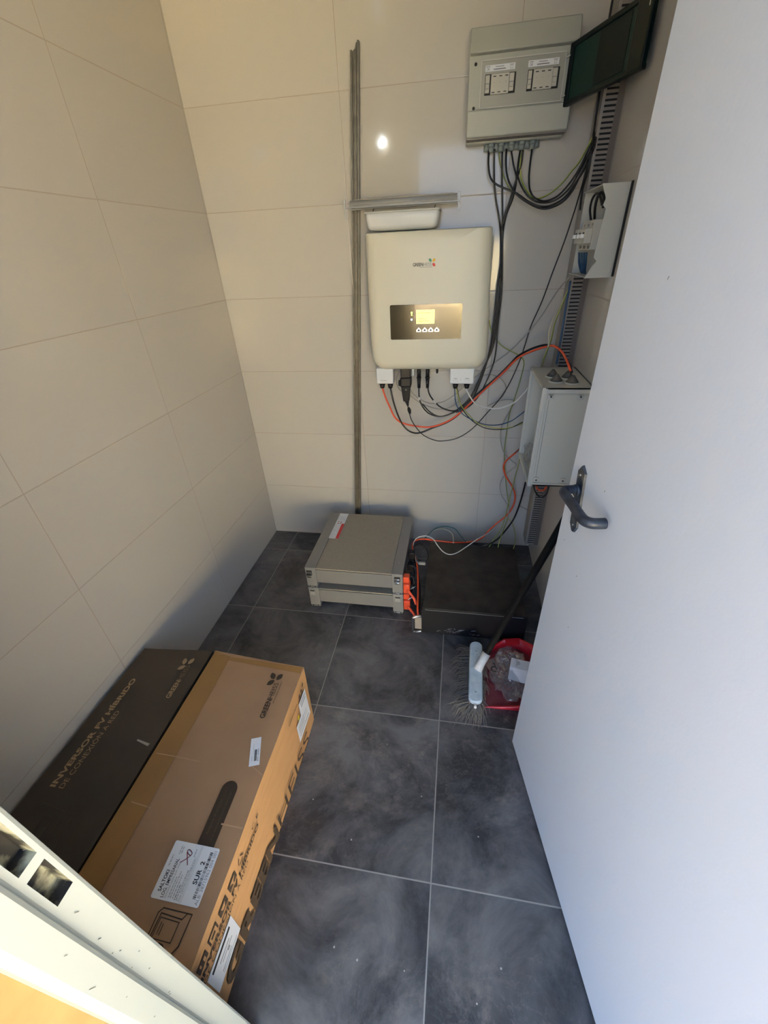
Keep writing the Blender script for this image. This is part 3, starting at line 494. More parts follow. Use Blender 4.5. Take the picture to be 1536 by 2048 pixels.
# hinge jamb and head of the frame
mb = MB()
mb.box((1.432, -1.836, 0), (1.452, -1.907, 2.05), 'jamb', 0.002)
mb.box((0.668, -1.836, 2.05), (1.452, -1.907, 2.032), 'jamb', 0.002)
struct(mb, 'trim_2')

# the open door
A = Vector((1.285, -1.126, 0)); DD = Vector((0.1926, -0.9813, 0)); NN = Vector((-0.9813, -0.1926, 0))
xf = Matrix(((DD.x, NN.x, 0, A.x), (DD.y, NN.y, 0, A.y), (0, 0, 1, 0), (0, 0, 0, 1)))   # local x along the leaf, y off its face, z up
mb = MB(); mb.box((0, -0.036, 0.010), (0.722, 0, 2.03), 'door', 0.0015, 2, xf)
door = struct(mb, 'door_1')
door['label'] = 'white door standing open into the room with black iron handle'
mb = MB()
for (s, z) in ((.135, 1.37), (.125, 1.04), (.03, .865), (.11, .83), (.10, .955), (.13, .70)):
    mb.slab(xf @ Vector((s, 0, z)), DD, (0, 0, 1), [(0, 0), (.0008, .0005), (.0025, .004), (.0015, .0045)], 'dirt', 0.0004)
sc = mb.build('scuff_marks', door)
mb = MB()
tl = math.radians(7.4)
def HP(u, v, off):   # local plate coords, tilted a little
    cx, cz = 0.0515, 0.982
    return xf @ Vector((cx + u * math.cos(tl) + v * math.sin(tl) * -1, off, cz + u * math.sin(tl) + v * math.cos(tl)))
hexp = [(0.0, 0.072), (-0.0145, 0.058), (-0.0145, -0.058), (-0.004, -0.072), (0.004, -0.072), (0.0145, -0.058), (0.0145, 0.058)]
a = [mb.bm.verts.new(HP(u, v, 0)) for u, v in hexp]; b = [mb.bm.verts.new(HP(u * .93, v * .985, 0.0045)) for u, v in hexp]
mb.face(b, 'iron'); mb.face(a[::-1], 'iron')
for i in range(len(a)): mb.face([a[i], a[(i + 1) % len(a)], b[(i + 1) % len(a)], b[i]], 'iron')
plate = mb.build('handle_plate', door)
mb = MB()
for v in (0.052, -0.056):
    mb.cyl(HP(0, v, .0044), HP(0, v, .0058), 0.0026, 'chrome', 10)
mb.build('screw', plate)
mb = MB()
pts = [(0.045, .002, 1.002), (0.046, .018, 1.003), (0.048, .030, 1.003), (0.056, .0365, 1.003), (0.075, .038, 1.003), (0.106, .039, 1.003), (0.140, .0415, 1.003), (0.157, .0405, 1.003), (0.1655, .033, 1.003), (0.168, .022, 1.003), (0.1685, .010, 1.003)]
pp = spline([Vector(q) for q in pts], 6)
rr = [0.0086 + 0.0014 * min(1, i / len(pp) * 1.3) for i in range(len(pp))]
mb.tube([xf @ q for q in pp], .01, 'iron', n=18, radii=rr)
mb.tube([xf @ Vector((0.046, .004, 1.0)), xf @ Vector((0.046, .010, 1.0))], .0125, 'iron', n=18)
mb.build('door_handle', door, label='black iron lever handle')

# ================================================================ electrical gear
# slotted trunking on the right wall
t = thing('cable_trunking', 'grey slotted cable trunking running vertically down the right wall corner', 'cable trunking', (1.45, -0.15, 0.15))
mb = MB()
y0, y1 = -0.195, -0.115; x0, x1 = 1.421, 1.4795
zb, zt = 0.15, 2.35
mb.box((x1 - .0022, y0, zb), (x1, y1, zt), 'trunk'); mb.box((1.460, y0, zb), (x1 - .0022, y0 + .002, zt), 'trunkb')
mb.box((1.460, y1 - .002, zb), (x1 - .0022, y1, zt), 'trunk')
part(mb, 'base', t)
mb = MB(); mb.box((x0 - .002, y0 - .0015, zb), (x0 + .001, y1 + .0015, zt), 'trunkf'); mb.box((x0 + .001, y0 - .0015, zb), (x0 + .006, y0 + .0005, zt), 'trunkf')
part(mb, 'cover', t)
mb = MB()
z = zb + .004
while z < zt - .01:
    mb.box((x0 + .001, y0, z), (1.4605, y0 + .002, z + .0072), 'trunk')
    z += .0123
part(mb, 'slotted_side', t)
mb = MB(); mb.box((x0 + .003, y0 + .004, zb + .002), (x1 - .003, y1 - .002, zt - .002), 'slot'); part(mb, 'dark_filling', t)  # solid near-black block that paints the shaded inside behind the slots

# distribution board
t = thing('distribution_board', 'grey wall-mounted distribution board with two breaker groups, upper right of the back wall', 'electrical panel', (1.19, 0, 1.712))
mb = MB(); mb.box((1.031, -.001, 1.713), (1.347, -.046, 1.984), 'grey', .006); part(mb, 'enclosure', t)
mb = MB()
def hx(xa, xb, yb, zlo, zhi, yf_lo, yf_hi, mat='grey', bev=.004, dx=0.0):
    mb.hexa([(xa, yf_lo, zlo), (xb, yf_lo, zlo), (xb, yb, zlo), (xa, yb, zlo), (xa + dx, yf_hi, zhi), (xb - dx, yf_hi, zhi), (xb - dx, yb, zhi), (xa + dx, yb, zhi)], mat, bev)
hx(1.031, 1.350, -.04, 1.916, 1.976, -.104, -.086)        # upper hood
hx(1.031, 1.350, -.04, 1.722, 1.789, -.096, -.098)        # lower hood
mb.box((1.031, -.04, 1.78), (1.350, -.080, 1.92), 'grey', .002)
mb.box((1.033, -.04, 1.719), (1.348, -.088, 1.724), 'trunk')
part(mb, 'cover', t)
mb = MB()
W = (1.068, 1.793, 1.320, 1.904)
for a_, b_ in (((W[0], W[1]), (W[2], W[1] + .0025)), ((W[0], W[3] - .0025), (W[2], W[3])), ((W[0], W[1]), (W[0] + .0025, W[3])), ((W[2] - .0025, W[1]), (W[2], W[3]))):
    mb.box((a_[0], -.079, a_[1]), (b_[0], -.0835, b_[1]), 'grey2')
mb.box((W[0] + .002, -.079, W[1] + .002), (W[2] - .002, -.0812, W[3] - .002), 'greyrec')
win = part(mb, 'window_insert', t)
for bx0 in (1.082, 1.211):
    mb = MB(); mb.box((bx0, -.0811, 1.824), (bx0 + .094, -.0816, 1.872), 'slot')
    xx = bx0 + .0015
    widths = [.016, .055, .017] if bx0 < 1.1 else [.014, .057, .017]
    for q, wd in enumerate(widths):
        gap = .003
        if q == 1:
            mb.box((xx, -.081, 1.8235), (xx + wd, -.090, 1.870), 'mech', .001)
            for kk in range(3):
                mb.box((xx + .006 + kk * .018, -.0898, 1.863), (xx + .015 + kk * .018, -.0906, 1.865), 'slot')
                mb.box((xx + .004 + kk * .018, -.0898, 1.827), (xx + .013 + kk * .018, -.0906, 1.829), 'slot')
                mb.box((xx + .008 + kk * .018, -.0898, 1.850), (xx + .011 + kk * .018, -.0904, 1.8512), 'greyink')
        else:
            mb.box((xx, -.081, 1.829), (xx + wd - .003, -.0835, 1.870), 'mech', .0005)
            mb.box((xx, -.0835, 1.850), (xx + wd - .003, -.0845, 1.8515), 'greyink')
            mb.box((xx + .002, -.083, 1.838), (xx + wd - .005, -.0875, 1.849), 'mech', .001)
        xx += wd + .001
    part(mb, 'breaker_group', t)
    mb = MB(); lx = bx0 - .001
    mb.box((lx, -.0811, 1.8775), (lx + .090, -.0819, 1.892), 'paper')
    for sx in (.0, .071):
        mb.box((lx + sx + .003, -.0818, 1.888), (lx + sx + .015, -.0821, 1.8895), 'greyink')
        mb.box((lx + sx + .005, -.0818, 1.8795), (lx + sx + .013, -.0821, 1.8868), 'lightink'); mb.box((lx + sx + .0065, -.0820, 1.8805), (lx + sx + .0115, -.0822, 1.8858), 'paper')
    mb.box((lx + .0085, -.0820, 1.8818), (lx + .0105, -.0823, 1.8845), 'ink')
    for row, (wa, wb) in enumerate(((.031, .056), (.026, .062))):
        xx = wa
        while xx < wb:
            mb.box((lx + xx, -.0818, 1.8862 - row * .0055), (lx + xx + .0019, -.0821, 1.8886 - row * .0055), 'ink' if row else 'greyink'); xx += .0026
    part(mb, 'marking_strip', t, label='white marking strip over the breakers')
for z in (1.898, 1.797):
    mb = MB(); mb.cyl((1.051, -.079, z), (1.051, -.0808, z), .0045, 'slot', 12); part(mb, 'screw_hole', t)
for gx in (1.118, 1.151, 1.186, 1.219, 1.254):
    mb = MB(); mb.cyl((gx, -.030, 1.714), (gx, -.030, 1.705), .012, 'gland', 6); mb.cyl((gx, -.030, 1.706), (gx, -.030, 1.690), .0105, 'gland', 12, .008); part(mb, 'cable_gland', t)
mb = MB(); mb.box((1.10, -.012, 1.714), (1.275, -.022, 1.694), 'gland', .003)
for gx in (1.105, 1.135, 1.168, 1.203, 1.237, 1.268): mb.cyl((gx, -.016, 1.714), (gx, -.016, 1.696), .011, 'gland', 10)
part(mb, 'rear_gland_row', t)
# its swung-open tinted door
h0 = Vector((1.333, -.094, 0)); h1 = Vector((1.462, -.390, 0)); dv = (h1 - h0); dl = dv.length; du = dv.normalized(); dn = Vector((du.y, -du.x, 0))
def DP(u, v, n): return h0 + du * u + dn * n + Vector((0, 0, v))
mb = MB()
def dbox(u0, u1, v0, v1, n0, n1, mat, bev=0.0):
    X = Matrix(((du.x, dn.x, 0, h0.x), (du.y, dn.y, 0, h0.y), (0, 0, 1, 0), (0, 0, 0, 1))); mb.box((u0, n0, v0), (u1, n1, v1), mat, bev, 2, X)
dbox(.012, dl, 1.781, 1.909, -.004, .004, 'smoke')
dd = part(mb, 'open_door', t, label='dark green tinted door swung open to the right')
mb = MB()
dbox(0, dl, 1.775, 1.787, -.008, .009, 'smoke_dark', .003); dbox(0, dl, 1.902, 1.914, -.008, .009, 'smoke_dark', .003)
dbox(0, .018, 1.775, 1.914, -.006, .009, 'smoke_dark', .003); dbox(dl - .055, dl, 1.777, 1.913, -.006, .010, 'smoke_dark', .004)
dbox(.13, .25, 1.79, 1.90, .003, .006, 'smoke_dark', .001)
part(mb, 'frame', dd)
mb = MB(); dbox(dl - .012, dl - .010, 1.885, 1.913, .0095, .0105, 'grey2'); part(mb, 'latch', dd)
for zz in (1.800, 1.887):
    mb = MB(); dbox(-.010, .006, zz, zz + .003, .004, .010, 'grey2'); part(mb, 'hinge_pin', dd)

# inverter
t = thing('inverter', 'cream white wall-mounted solar inverter with glossy display, middle of the back wall', 'inverter', (.915, 0, 1.0))
def inv_ring(ins, y, top_in=0.0):
    x0, x1, z0, z1 = .682 + ins, 1.158 - ins, .990 + ins * .9, 1.476 - top_in
    r = max(.010, .062 - ins * .4); rt = .008
    out = []
    # body widens slightly towards its lower half on the right, and tapers to the top
    for cx, cz, a0, rad in ((x1 - rt, z1 - rt, 0, rt), (x0 + rt, z1 - rt, 90, rt), (x0 + r, z0 + r, 180, r), (x1 - r, z0 + r, 270, r)):
        for k in range(9):
            a = math.radians(a0 + 90 * k / 8); px, pz = cx + rad * math.cos(a), cz + rad * math.sin(a)
            if px > .9: px += -.018 * max(0, (pz - 1.1) / .37)
            out.append((px, y, pz))
    return out
mb = MB()
R1 = [inv_ring(.004, -.030), inv_ring(0, -.034), inv_ring(0, -.135)]
for k in range(1, 9):
    a = math.radians(90 * k / 8); R1.append(inv_ring(.046 * (1 - math.cos(a)), -.135 - .040 * math.sin(a), .004 * (1 - math.cos(a))))
for k, (i_, yy) in enumerate(((.10, -.180), (.17, -.1815))): R1.append(inv_ring(i_, yy, i_ * .3))
mb.loft(R1, 'white')
body = part(mb, 'housing', t)
mb = MB(); mb.box((.73, -.001, 1.03), (1.11, -.031, 1.44), 'steel'); mb.box((1.146, -.006, 1.02), (1.154, -.03, 1.45), 'grey'); part(mb, 'wall_bracket', t)
yl = -.1835
mb = MB(); mb.text('GREEN', (.862, yl + .001, 1.366), (1, 0, 0), (0, 0, 1), .0105, 'ink', .037, .02, .001)
mb.text('HEISS', (.900, yl + .001, 1.366), (1, 0, 0), (0, 0, 1), .0105, 'greyink', .030, 0, .001)
mb.box((.886, yl + .0002, 1.3617), (.932, yl - .0001, 1.3628), 'greyink')
def leaf(mb, o, u, w, cx, cy, ang, L, Wd, mat, h=.0006):
    o = Vector(o); u = Vector(u); w = Vector(w); nn = u.cross(w).normalized(); pts = []
    for k in range(17):
        s = k / 16; pts.append((L * (s - .5), Wd * math.sin(math.pi * s) ** .75 * .5))
    pts += [(a_, -b_) for a_, b_ in pts[-2:0:-1]]
    c, s_ = math.cos(ang), math.sin(ang)
    mb.face([mb.bm.verts.new(o + u * (cx + a_ * c - b_ * s_) + w * (cy + a_ * s_ + b_ * c) + nn * h) for a_, b_ in pts], mat)
for cx, cy, an, mt_ in ((.925, 1.3835, 2.36, 'lg'), (.9385, 1.383, .78, 'ly'), (.9385, 1.369, 2.36, 'lr')):
    leaf(mb, (0, yl + .001, 0), (1, 0, 0), (0, 0, 1), cx, cy, an, .0135, .009, mt_, .001)
part(mb, 'printed_logo', t, fix=False)
mb = MB(); mb.prism(rrect(.772, 1.1155, 1.0485, 1.2405, .005), 'y', -.178, -.1842, 'screen')
sc = part(mb, 'display_panel', t, label='glossy smoked display panel')
mb = MB(); mb.prism(rrect(.874, 1.172, .945, 1.222, .002), 'y', -.184, -.1850, 'lcd')
mb.box((.884, -.1849, 1.180), (.9, -.1852, 1.181), 'ink')
for (u0, u1, zz) in ((.882, .925, 1.182), (.882, .915, 1.19), (.882, .930, 1.21)): mb.box((u0, -.1849, zz), (u1, -.1852, zz + .0012), 'tape')
part(mb, 'lit_screen', sc)
mb = MB()
for k in range(4):
    cx = .884 + k * .0235
    mb.prism([(cx - .009, 1.143), (cx + .009, 1.143), (cx + .010, 1.150), (cx, 1.160), (cx - .010, 1.150)], 'y', -.184, -.1862, 'chrome')
    mb.prism([(cx - .0055, 1.1465), (cx + .0055, 1.1465), (cx, 1.1545)], 'y', -.186, -.1866, 'slot')
part(mb, 'button_row', sc)
mb = MB(); mb.cyl((.8565, -.184, 1.212), (.8565, -.1856, 1.212), .0036, 'ledg', 12); mb.cyl((.8565, -.184, 1.2045), (.8565, -.1856, 1.2045), .0026, 'ledg', 12); mb.cyl((.8560, -.184, 1.188), (.8560, -.1856, 1.188), .0036, 'ledb', 12); part(mb, 'status_light', sc)
for (xa, xb, gl) in ((.697, .771, (.7178, .7536)), (1.012, 1.112, (1.037, 1.085))):
    mb = MB(); mb.box((xa, -.095, .929), (xb, -.145, .995), 'white2', .004)
    if xa > 1:
        for q, (ua, ub) in enumerate(((1.030, 1.042), (1.075, 1.092))): mb.box((ua, -.1448, .951), (ub, -.1452, .9525), 'ink')
        for ua in (1.027, 1.036, 1.043, 1.072, 1.082, 1.091): mb.box((ua, -.1448, .943), (ua + .0018, -.1452, .9455), 'greyink')
        mb.box((1.058, -.1448, .942), (1.0588, -.1452, .952), 'greyink')
    else: mb.box((.715, -.1448, .943), (.742, -.1452, .9443), 'greyink')
    tb = part(mb, 'terminal_cover', t, label='white terminal cover under the inverter')
    for gx in gl:
        mb = MB(); mb.cyl((gx, -.120, .930), (gx, -.120, .922), .0135, 'blackpl', 8); mb.cyl((gx, -.120, .923), (gx, -.120, .905), .0128, 'blackpl', 14, .009); part(mb, 'cable_gland', tb)
mb = MB(); mb.cyl((.957, -.12, .995), (.957, -.12, .968), .007, 'blackpl', 10, .004); part(mb, 'socket_cap', t)
mb = MB(); mb.box((.849, -.10, .995), (.857, -.11, .955), 'white2', .001); part(mb, 'white_cable_stub', t)

# emergency light parts standing on the inverter
t = thing('emergency_light', 'white emergency light body lying on top of the inverter', 'light fitting', (.82, -.08, 1.48))
mb = MB()
rings = []
for z, i_ in ((1.4765, .034), (1.4785, .020), (1.483, .011), (1.492, .006), (1.512, .001), (1.5305, 0)):
    rings.append([(x, y, z + (0.005 * (1 - ((x - .82) / .13) ** 2) * -1 if i_ > .01 else 0) + .006) for x, y in rrect(.684 + i_ * .6, -.135 + i_, .950 - i_ * .9, -.025 - i_ * .4, .016)])
mb.loft(rings, 'white2'); part(mb, 'housing', t)
mb = MB(); rr_ = [[(x, y, z) for x, y in rrect(.680 + q, -.139 + q, .954 - q, -.021 - q, .016)] for z, q in ((1.534, 0), (1.540, 0), (1.5405, .006), (1.536, .007))]
mb.loft(rr_, 'grey2'); part(mb, 'rim', t)
mb = MB()
for (xa, ya, xb) in ((.700, -.09, .708), (.926, -.09, .934)): mb.prism([(xa, 1.535), (xa + .004, 1.535), (xb + .003, 1.552), (xb, 1.552)], 'y', ya, ya - .003, 'blackpl')
mb.cyl((.676, -.06, 1.531), (.684, -.06, 1.531), .004, 'chrome'); mb.box((.72, -.10, 1.538), (.90, -.04, 1.542), 'grey2'); part(mb, 'fixing_clip', t)
t = thing('light_diffuser', 'clear plastic light diffuser lying across the emergency light and the steel strip', 'light cover', (.82, -.09, 1.545))
mb = MB()
secs = []
for k in range(13):
    a = math.pi * k / 12; secs.append((-.095 - .040 * math.cos(a), 1.556 + .024 * math.sin(a)))
inner = [(y * 1.0 + (0.0022 if y < -.095 else -.0022), z - .0022) for y, z in secs]
poly = secs + inner[::-1]
mb.prism(poly, 'x', .628, 1.010, 'clear', smooth=True)
for xx in (.628, 1.008): mb.prism(secs, 'x', xx, xx + .002, 'clear')
for yy in (-.137, -.053): mb.box((.615, yy - .008, 1.5525), (1.022, yy + .004, 1.5565), 'clear', .001)
part(mb, 'shade', t)
for yy, zz, mt_ in ((-.132, 1.5595, 'trunk'), (-.112, 1.5775, 'trunk')):
    mb = MB(); mb.box((.640, yy - .0022, zz - .001), (1.000, yy + .0022, zz + .0028), mt_, .0009); part(mb, 'dark_streak', t)  # opaque dark strips added for the streaks of light in clear plastic
for xx, dz in ((.612, -.030), (1.018, -.022)):
    mb = MB(); mb.box((xx - .004, -.140, 1.553), (xx + .004, -.130, 1.580), 'clear', .001); mb.box((xx - .003, -.139, 1.555 + dz), (xx + .003, -.133, 1.555), 'clear', .001)
    mb.cyl((xx, -.140, 1.555 + dz), (xx, -.132, 1.555 + dz), .005, 'clear', 10); part(mb, 'fixing_lug', t)

# leaning galvanised strip
t = thing('steel_strip', 'long galvanised steel channel leaning against the back wall beside the inverter', 'metal strip', (.52, -.09, 0))
mb = MB()
P0 = Vector((.528, -.062, .003)); P1 = Vector((.660, -.014, 1.998)); ax = (P1 - P0).normalized(); sx = Vector((1, 0, 0)); sx = (sx - ax * sx.dot(ax)).normalized(); sy = ax.cross(sx).normalized()
if sy.y > 0: sy = -sy
sec = [(-.0148, 0), (-.0148, .020), (-.0085, .020), (-.0085, .0165), (-.0133, .0165), (-.0133, .0015), (-.004, .0015), (-.003, .005), (.003, .005), (.004, .0015), (.0133, .0015), (.0133, .0165), (.0085, .0165), (.0085, .020), (.0148, .020), (.0148, 0)]
L0 = [mb.bm.verts.new(P0 + sx * a_ + sy * b_) for a_, b_ in sec]; L1 = [mb.bm.verts.new(P1 + sx * a_ + sy * b_ + (ax * -.022 if a_ < 0 else Vector((0, 0, 0)))) for a_, b_ in sec]
for i in range(len(sec)): mb.face([L0[i], L0[(i + 1) % len(sec)], L1[(i + 1) % len(sec)], L1[i]], 'steel')
mb.face(L0, 'steel'); mb.face(L1[::-1], 'steel')
part(mb, 'channel', t)

# open breaker box on the right wall
t = thing('breaker_box', 'small pale grey breaker box with broken front, on the right wall beside the trunking', 'electrical box', (1.48, -.32, 1.32))
X0, X1, YA, YB, ZA, ZB = 1.404, 1.4795, -.215, -.44, 1.325, 1.548
mb = MB(); w_ = .0025
mb.box((X1 - w_, YA, ZA), (X1, YB, ZB), 'grey2'); mb.box((X0 + .004, YA, ZB - w_), (X1, YB, ZB), 'grey2'); mb.box((X0, YA, ZA), (X1, YB, ZA + w_), 'grey2')
mb.box((X0 + .01, YA, ZA), (X1, YA + w_, ZB), 'grey2')
part(mb, 'enclosure', t)
mb = MB()
rag = [(1.404, 1.548), (1.420, 1.515), (1.416, 1.500), (1.425, 1.492), (1.4235, 1.471), (1.421, 1.452), (1.420, 1.434), (1.4185, 1.396), (1.418, 1.376), (1.428, 1.367), (1.416, 1.350), (1.410, 1.338), (1.402, 1.324), (1.4795, 1.324), (1.4795, 1.548)]
mb.prism(rag, 'y', YB, YB - .003, 'grey2')
part(mb, 'broken_side', t, label='side plate with a ragged broken edge')
mb = MB(); mb.box((1.4795, -.455, 1.327), (1.4745, -.449, 1.549), 'slot'); part(mb, 'dark_slit', t)  # near-black strip painting the dark gap along the wall edge
mb = MB(); mb.box((1.452, -.24, 1.42), (1.476, -.42, 1.44), 'steel'); part(mb, 'mounting_rail', t)
for k in range(3):
    yy = -.262 - k * .048
    mb = MB()
    mb.box((1.412, yy, 1.395), (1.452, yy - .044, 1.470), 'mech', .002)
    mb.box((1.392, yy - .004, 1.412), (1.412, yy - .040, 1.450), 'mech', .002)
    mb.box((1.383, yy - .012, 1.426), (1.394, yy - .030, 1.436), 'white2', .001)
    mb.box((1.3915, yy - .012, 1.437), (1.3922, yy - .032, 1.440), 'slot'); mb.box((1.4115, yy - .018, 1.456), (1.4122, yy - .034, 1.462), 'greyink')
    for q in range(3): mb.box((1.411, yy - .010 - q * .01, 1.398), (1.4125, yy - .012 - q * .01, 1.406), 'slot')
    part(mb, 'breaker', t)

# big grey junction box
t = thing('junction_box', 'large pale grey cable junction box without its lid, on the right wall behind the door', 'electrical box', (1.48, -.38, .655))
X0, X1, YA, YB, ZA, ZB = 1.325, 1.4795, -.235, -.520, .658, 1.018
mb = MB(); w_ = .004
mb.box((X1 - w_, YA, ZA), (X1, YB, ZB), 'grey2'); mb.box((X0, YA, ZB - w_), (X1, YB, ZB), 'grey2'); mb.box((X0, YA, ZA), (X1, YB, ZA + w_), 'grey2')
mb.box((X0, YA, ZA), (X1, YA - w_, ZB), 'grey2')
mb.box((X0, YB + w_, ZA), (X1, YB, ZB), 'grey2')
part(mb, 'enclosure', t)
mb = MB()
for a_, b_ in (((YA, ZB - .008), (YB, ZB + .003)), ((YA, ZA - .003), (YB, ZA + .008)), ((YA + .002, ZA - .003), (YA - .008, ZB + .003)), ((YB + .008, ZA - .003), (YB - .004, ZB + .003))):
    mb.box((X0 - .006, a_[0], a_[1]), (X0 + .004, b_[0], b_[1]), 'grey2', .001)
part(mb, 'rim', t)
mb = MB()
mb.box((1.340, YB - .0005, ZB - .022), (X1, YB - .006, ZB - .0175), 'grey2', .0008); mb.box((1.328, YB - .0005, ZA + .008), (X1, YB - .007, ZA + .013), 'grey2', .0008)
mb.box((1.328, YB, ZA), (1.336, YB - .006, ZB), 'grey2', .001); mb.box((1.345, YB, ZA + .020), (1.3462, YB - .0015, ZB - .03), 'greyink')
part(mb, 'flange', t)
for tx, tz in ((1.349, .992), (1.441, .992), (1.347, .684), (1.440, .684)):
    mb = MB(); mb.box((tx - .009, YB, tz - .010), (tx + .009, YB - .006, tz + .010), 'grey2', .002); mb.cyl((tx, YB - .0055, tz), (tx, YB - .0068, tz), .0045, 'greyink', 12); mb.cyl((tx, YB - .0065, tz), (tx, YB - .0072, tz), .0024, 'slot', 10); part(mb, 'fixing_tab', t)
for cx, cy in ((1.374, -.374), (1.375, -.439), (1.421, -.394), (1.423, -.455)):
    mb = MB(); mb.cyl((cx, cy, 1.017), (cx, cy, 1.0215), .024, 'grey2', 18); mb.cyl((cx, cy, 1.021), (cx, cy, 1.043), .021, 'cone', 18, .004); part(mb, 'cone_gland', t)
t = thing('plastic_bag', 'small crumpled clear plastic bag in the bottom of the grey junction box', 'plastic bag', (1.34, -.33, .70))
random.seed(5)
def bag(mb, c, r, seed, zmin=-9):
    c = Vector(c); g = []
    nu, nv = 34, 18
    for j in range(nv + 1):
        th = math.pi * j / nv; row = []
        for i in range(nu):
            ph = 2 * math.pi * i / nu
            d = Vector((math.sin(th) * math.cos(ph), math.sin(th) * math.sin(ph), math.cos(th)))
            k = 1 + .30 * noise.noise(d * 2.2 + Vector((seed, 0, 0))) - .34 * abs(noise.noise(d * 5.5 + Vector((0, seed, 0)))) - .15 * abs(noise.noise(d * 13 + Vector((0, 0, seed))))
            p = c + Vector((d.x * r[0], d.y * r[1], d.z * r[2])) * k
            p.z = max(p.z, zmin)
            row.append(mb.bm.verts.new(p))
        g.append(row)
    for j in range(nv):
        for i in range(nu): mb.face([g[j][i], g[j][(i + 1) % nu], g[j + 1][(i + 1) % nu], g[j + 1][i]], 'film', False)
    bmesh.ops.remove_doubles(mb.bm, verts=mb.bm.verts, dist=.0004)
def crumple(mb, o, u, w, nu, nv, amp, mat, seed, freq=26, edge=None):
    o, u, w = Vector(o), Vector(u), Vector(w); nn = u.cross(w).normalized(); g = []
    for i in range(nu + 1):
        row = []
        for j in range(nv + 1):
            p = o + u * (i / nu) + w * (j / nv)
            d = noise.noise(p * freq + Vector((seed, 0, 0))) * amp + abs(noise.noise(p * freq * 2.3 + Vector((0, seed, 0)))) * amp * .8
            e = Vector((noise.noise(p * 30 + Vector((seed, 1, 2))), noise.noise(p * 30 + Vector((3, seed, 2))), 0)) * amp * .7
            row.append(mb.bm.verts.new(p + nn * d + e))
        g.append(row)
    for i in range(nu):
        for j in range(nv):
            c_ = Vector(((i + .5) / nu - .5, (j + .5) / nv - .5))
            if c_.length > .5 + .12 * noise.noise(Vector((c_.x * 5, c_.y * 5, seed))): continue
            mb.face([g[i][j], g[i + 1][j], g[i + 1][j + 1], g[i][j + 1]], mat, False)
mb = MB(); bag(mb, (1.350, -.345, .700), (.028, .085, .045), 3.1)
part(mb, 'film', t)

# ================================================================ cables
CONN = {}
cab_objs = []
for (name, label, cat, group, r, mat, *paths) in CABLES:
    mb = MB(); mtn = {'white': 'whitecable'}.get(mat, mat)
    mb.tube(paths[0], r, mtn, n=8, sub=5)
    o = mb.build(name); o['label'] = label; o['category'] = cat
    if group: o['group'] = group
    cab_objs.append(o)
    pts = [Vector(p) for p in paths[0]]
    if name == 'solar_cable' and 'plug' in label:
        mb = MB(); x = pts[0].x
        mb.cyl((x, -.12, .995), (x, -.12, .950), .0085, 'blackpl', 12); mb.cyl((x, -.12, .952), (x, -.12, .948), .0105, 'blackpl', 12); mb.cyl((x, -.12, .948), (x, -.12, .905), .0088, 'blackpl', 12, .0065)
        part(mb, 'plug', o)
        mb = MB(); k = spline(pts, 5); mb.tube(k[6:9] if x < .9 else k[11:14], .0042, 'whitecable', n=8); part(mb, 'white_marker_sleeve', o)
    if 'chunky' in label:
        mb = MB(); mb.box((.803, -.105, .995), (.845, -.148, .955), 'blackpl', .003); mb.box((.800, -.102, .955), (.848, -.150, .915), 'blackpl', .006)
        mb.hexa([(.812, -.142, .850), (.838, -.142, .850), (.838, -.112, .850), (.812, -.112, .850), (.804, -.148, .918), (.844, -.148, .918), (.844, -.106, .918), (.804, -.106, .918)], 'blackpl', .004)
        mb.cyl((.792, -.126, .928), (.803, -.126, .928), .013, 'blackpl', 12); mb.cyl((.826, -.150, .905), (.826, -.1515, .905), .0022, 'grey2', 8)
        part(mb, 'plug', o)
        mb = MB(); mb.tube([(.826, -.127, .852), (.829, -.125, .835), (.831, -.123, .825)], .006, 'blackpl', n=10, radii=[.011, .006, .004]); mb.tube([(.833, -.122, .818), (.836, -.12, .806), (.839, -.118, .788)], .006, 'blackpl', n=10, radii=[.005, .0085, .005]); part(mb, 'ferrite_bead', o)
# cable ties round the bundle
mb = MB()
for (p, tdir, r) in (((1.150, -.036, 1.332), (0, 0, 1), .0085), ((1.178, -.085, 1.055), (1, -.2, .5), .0085)):
    pass

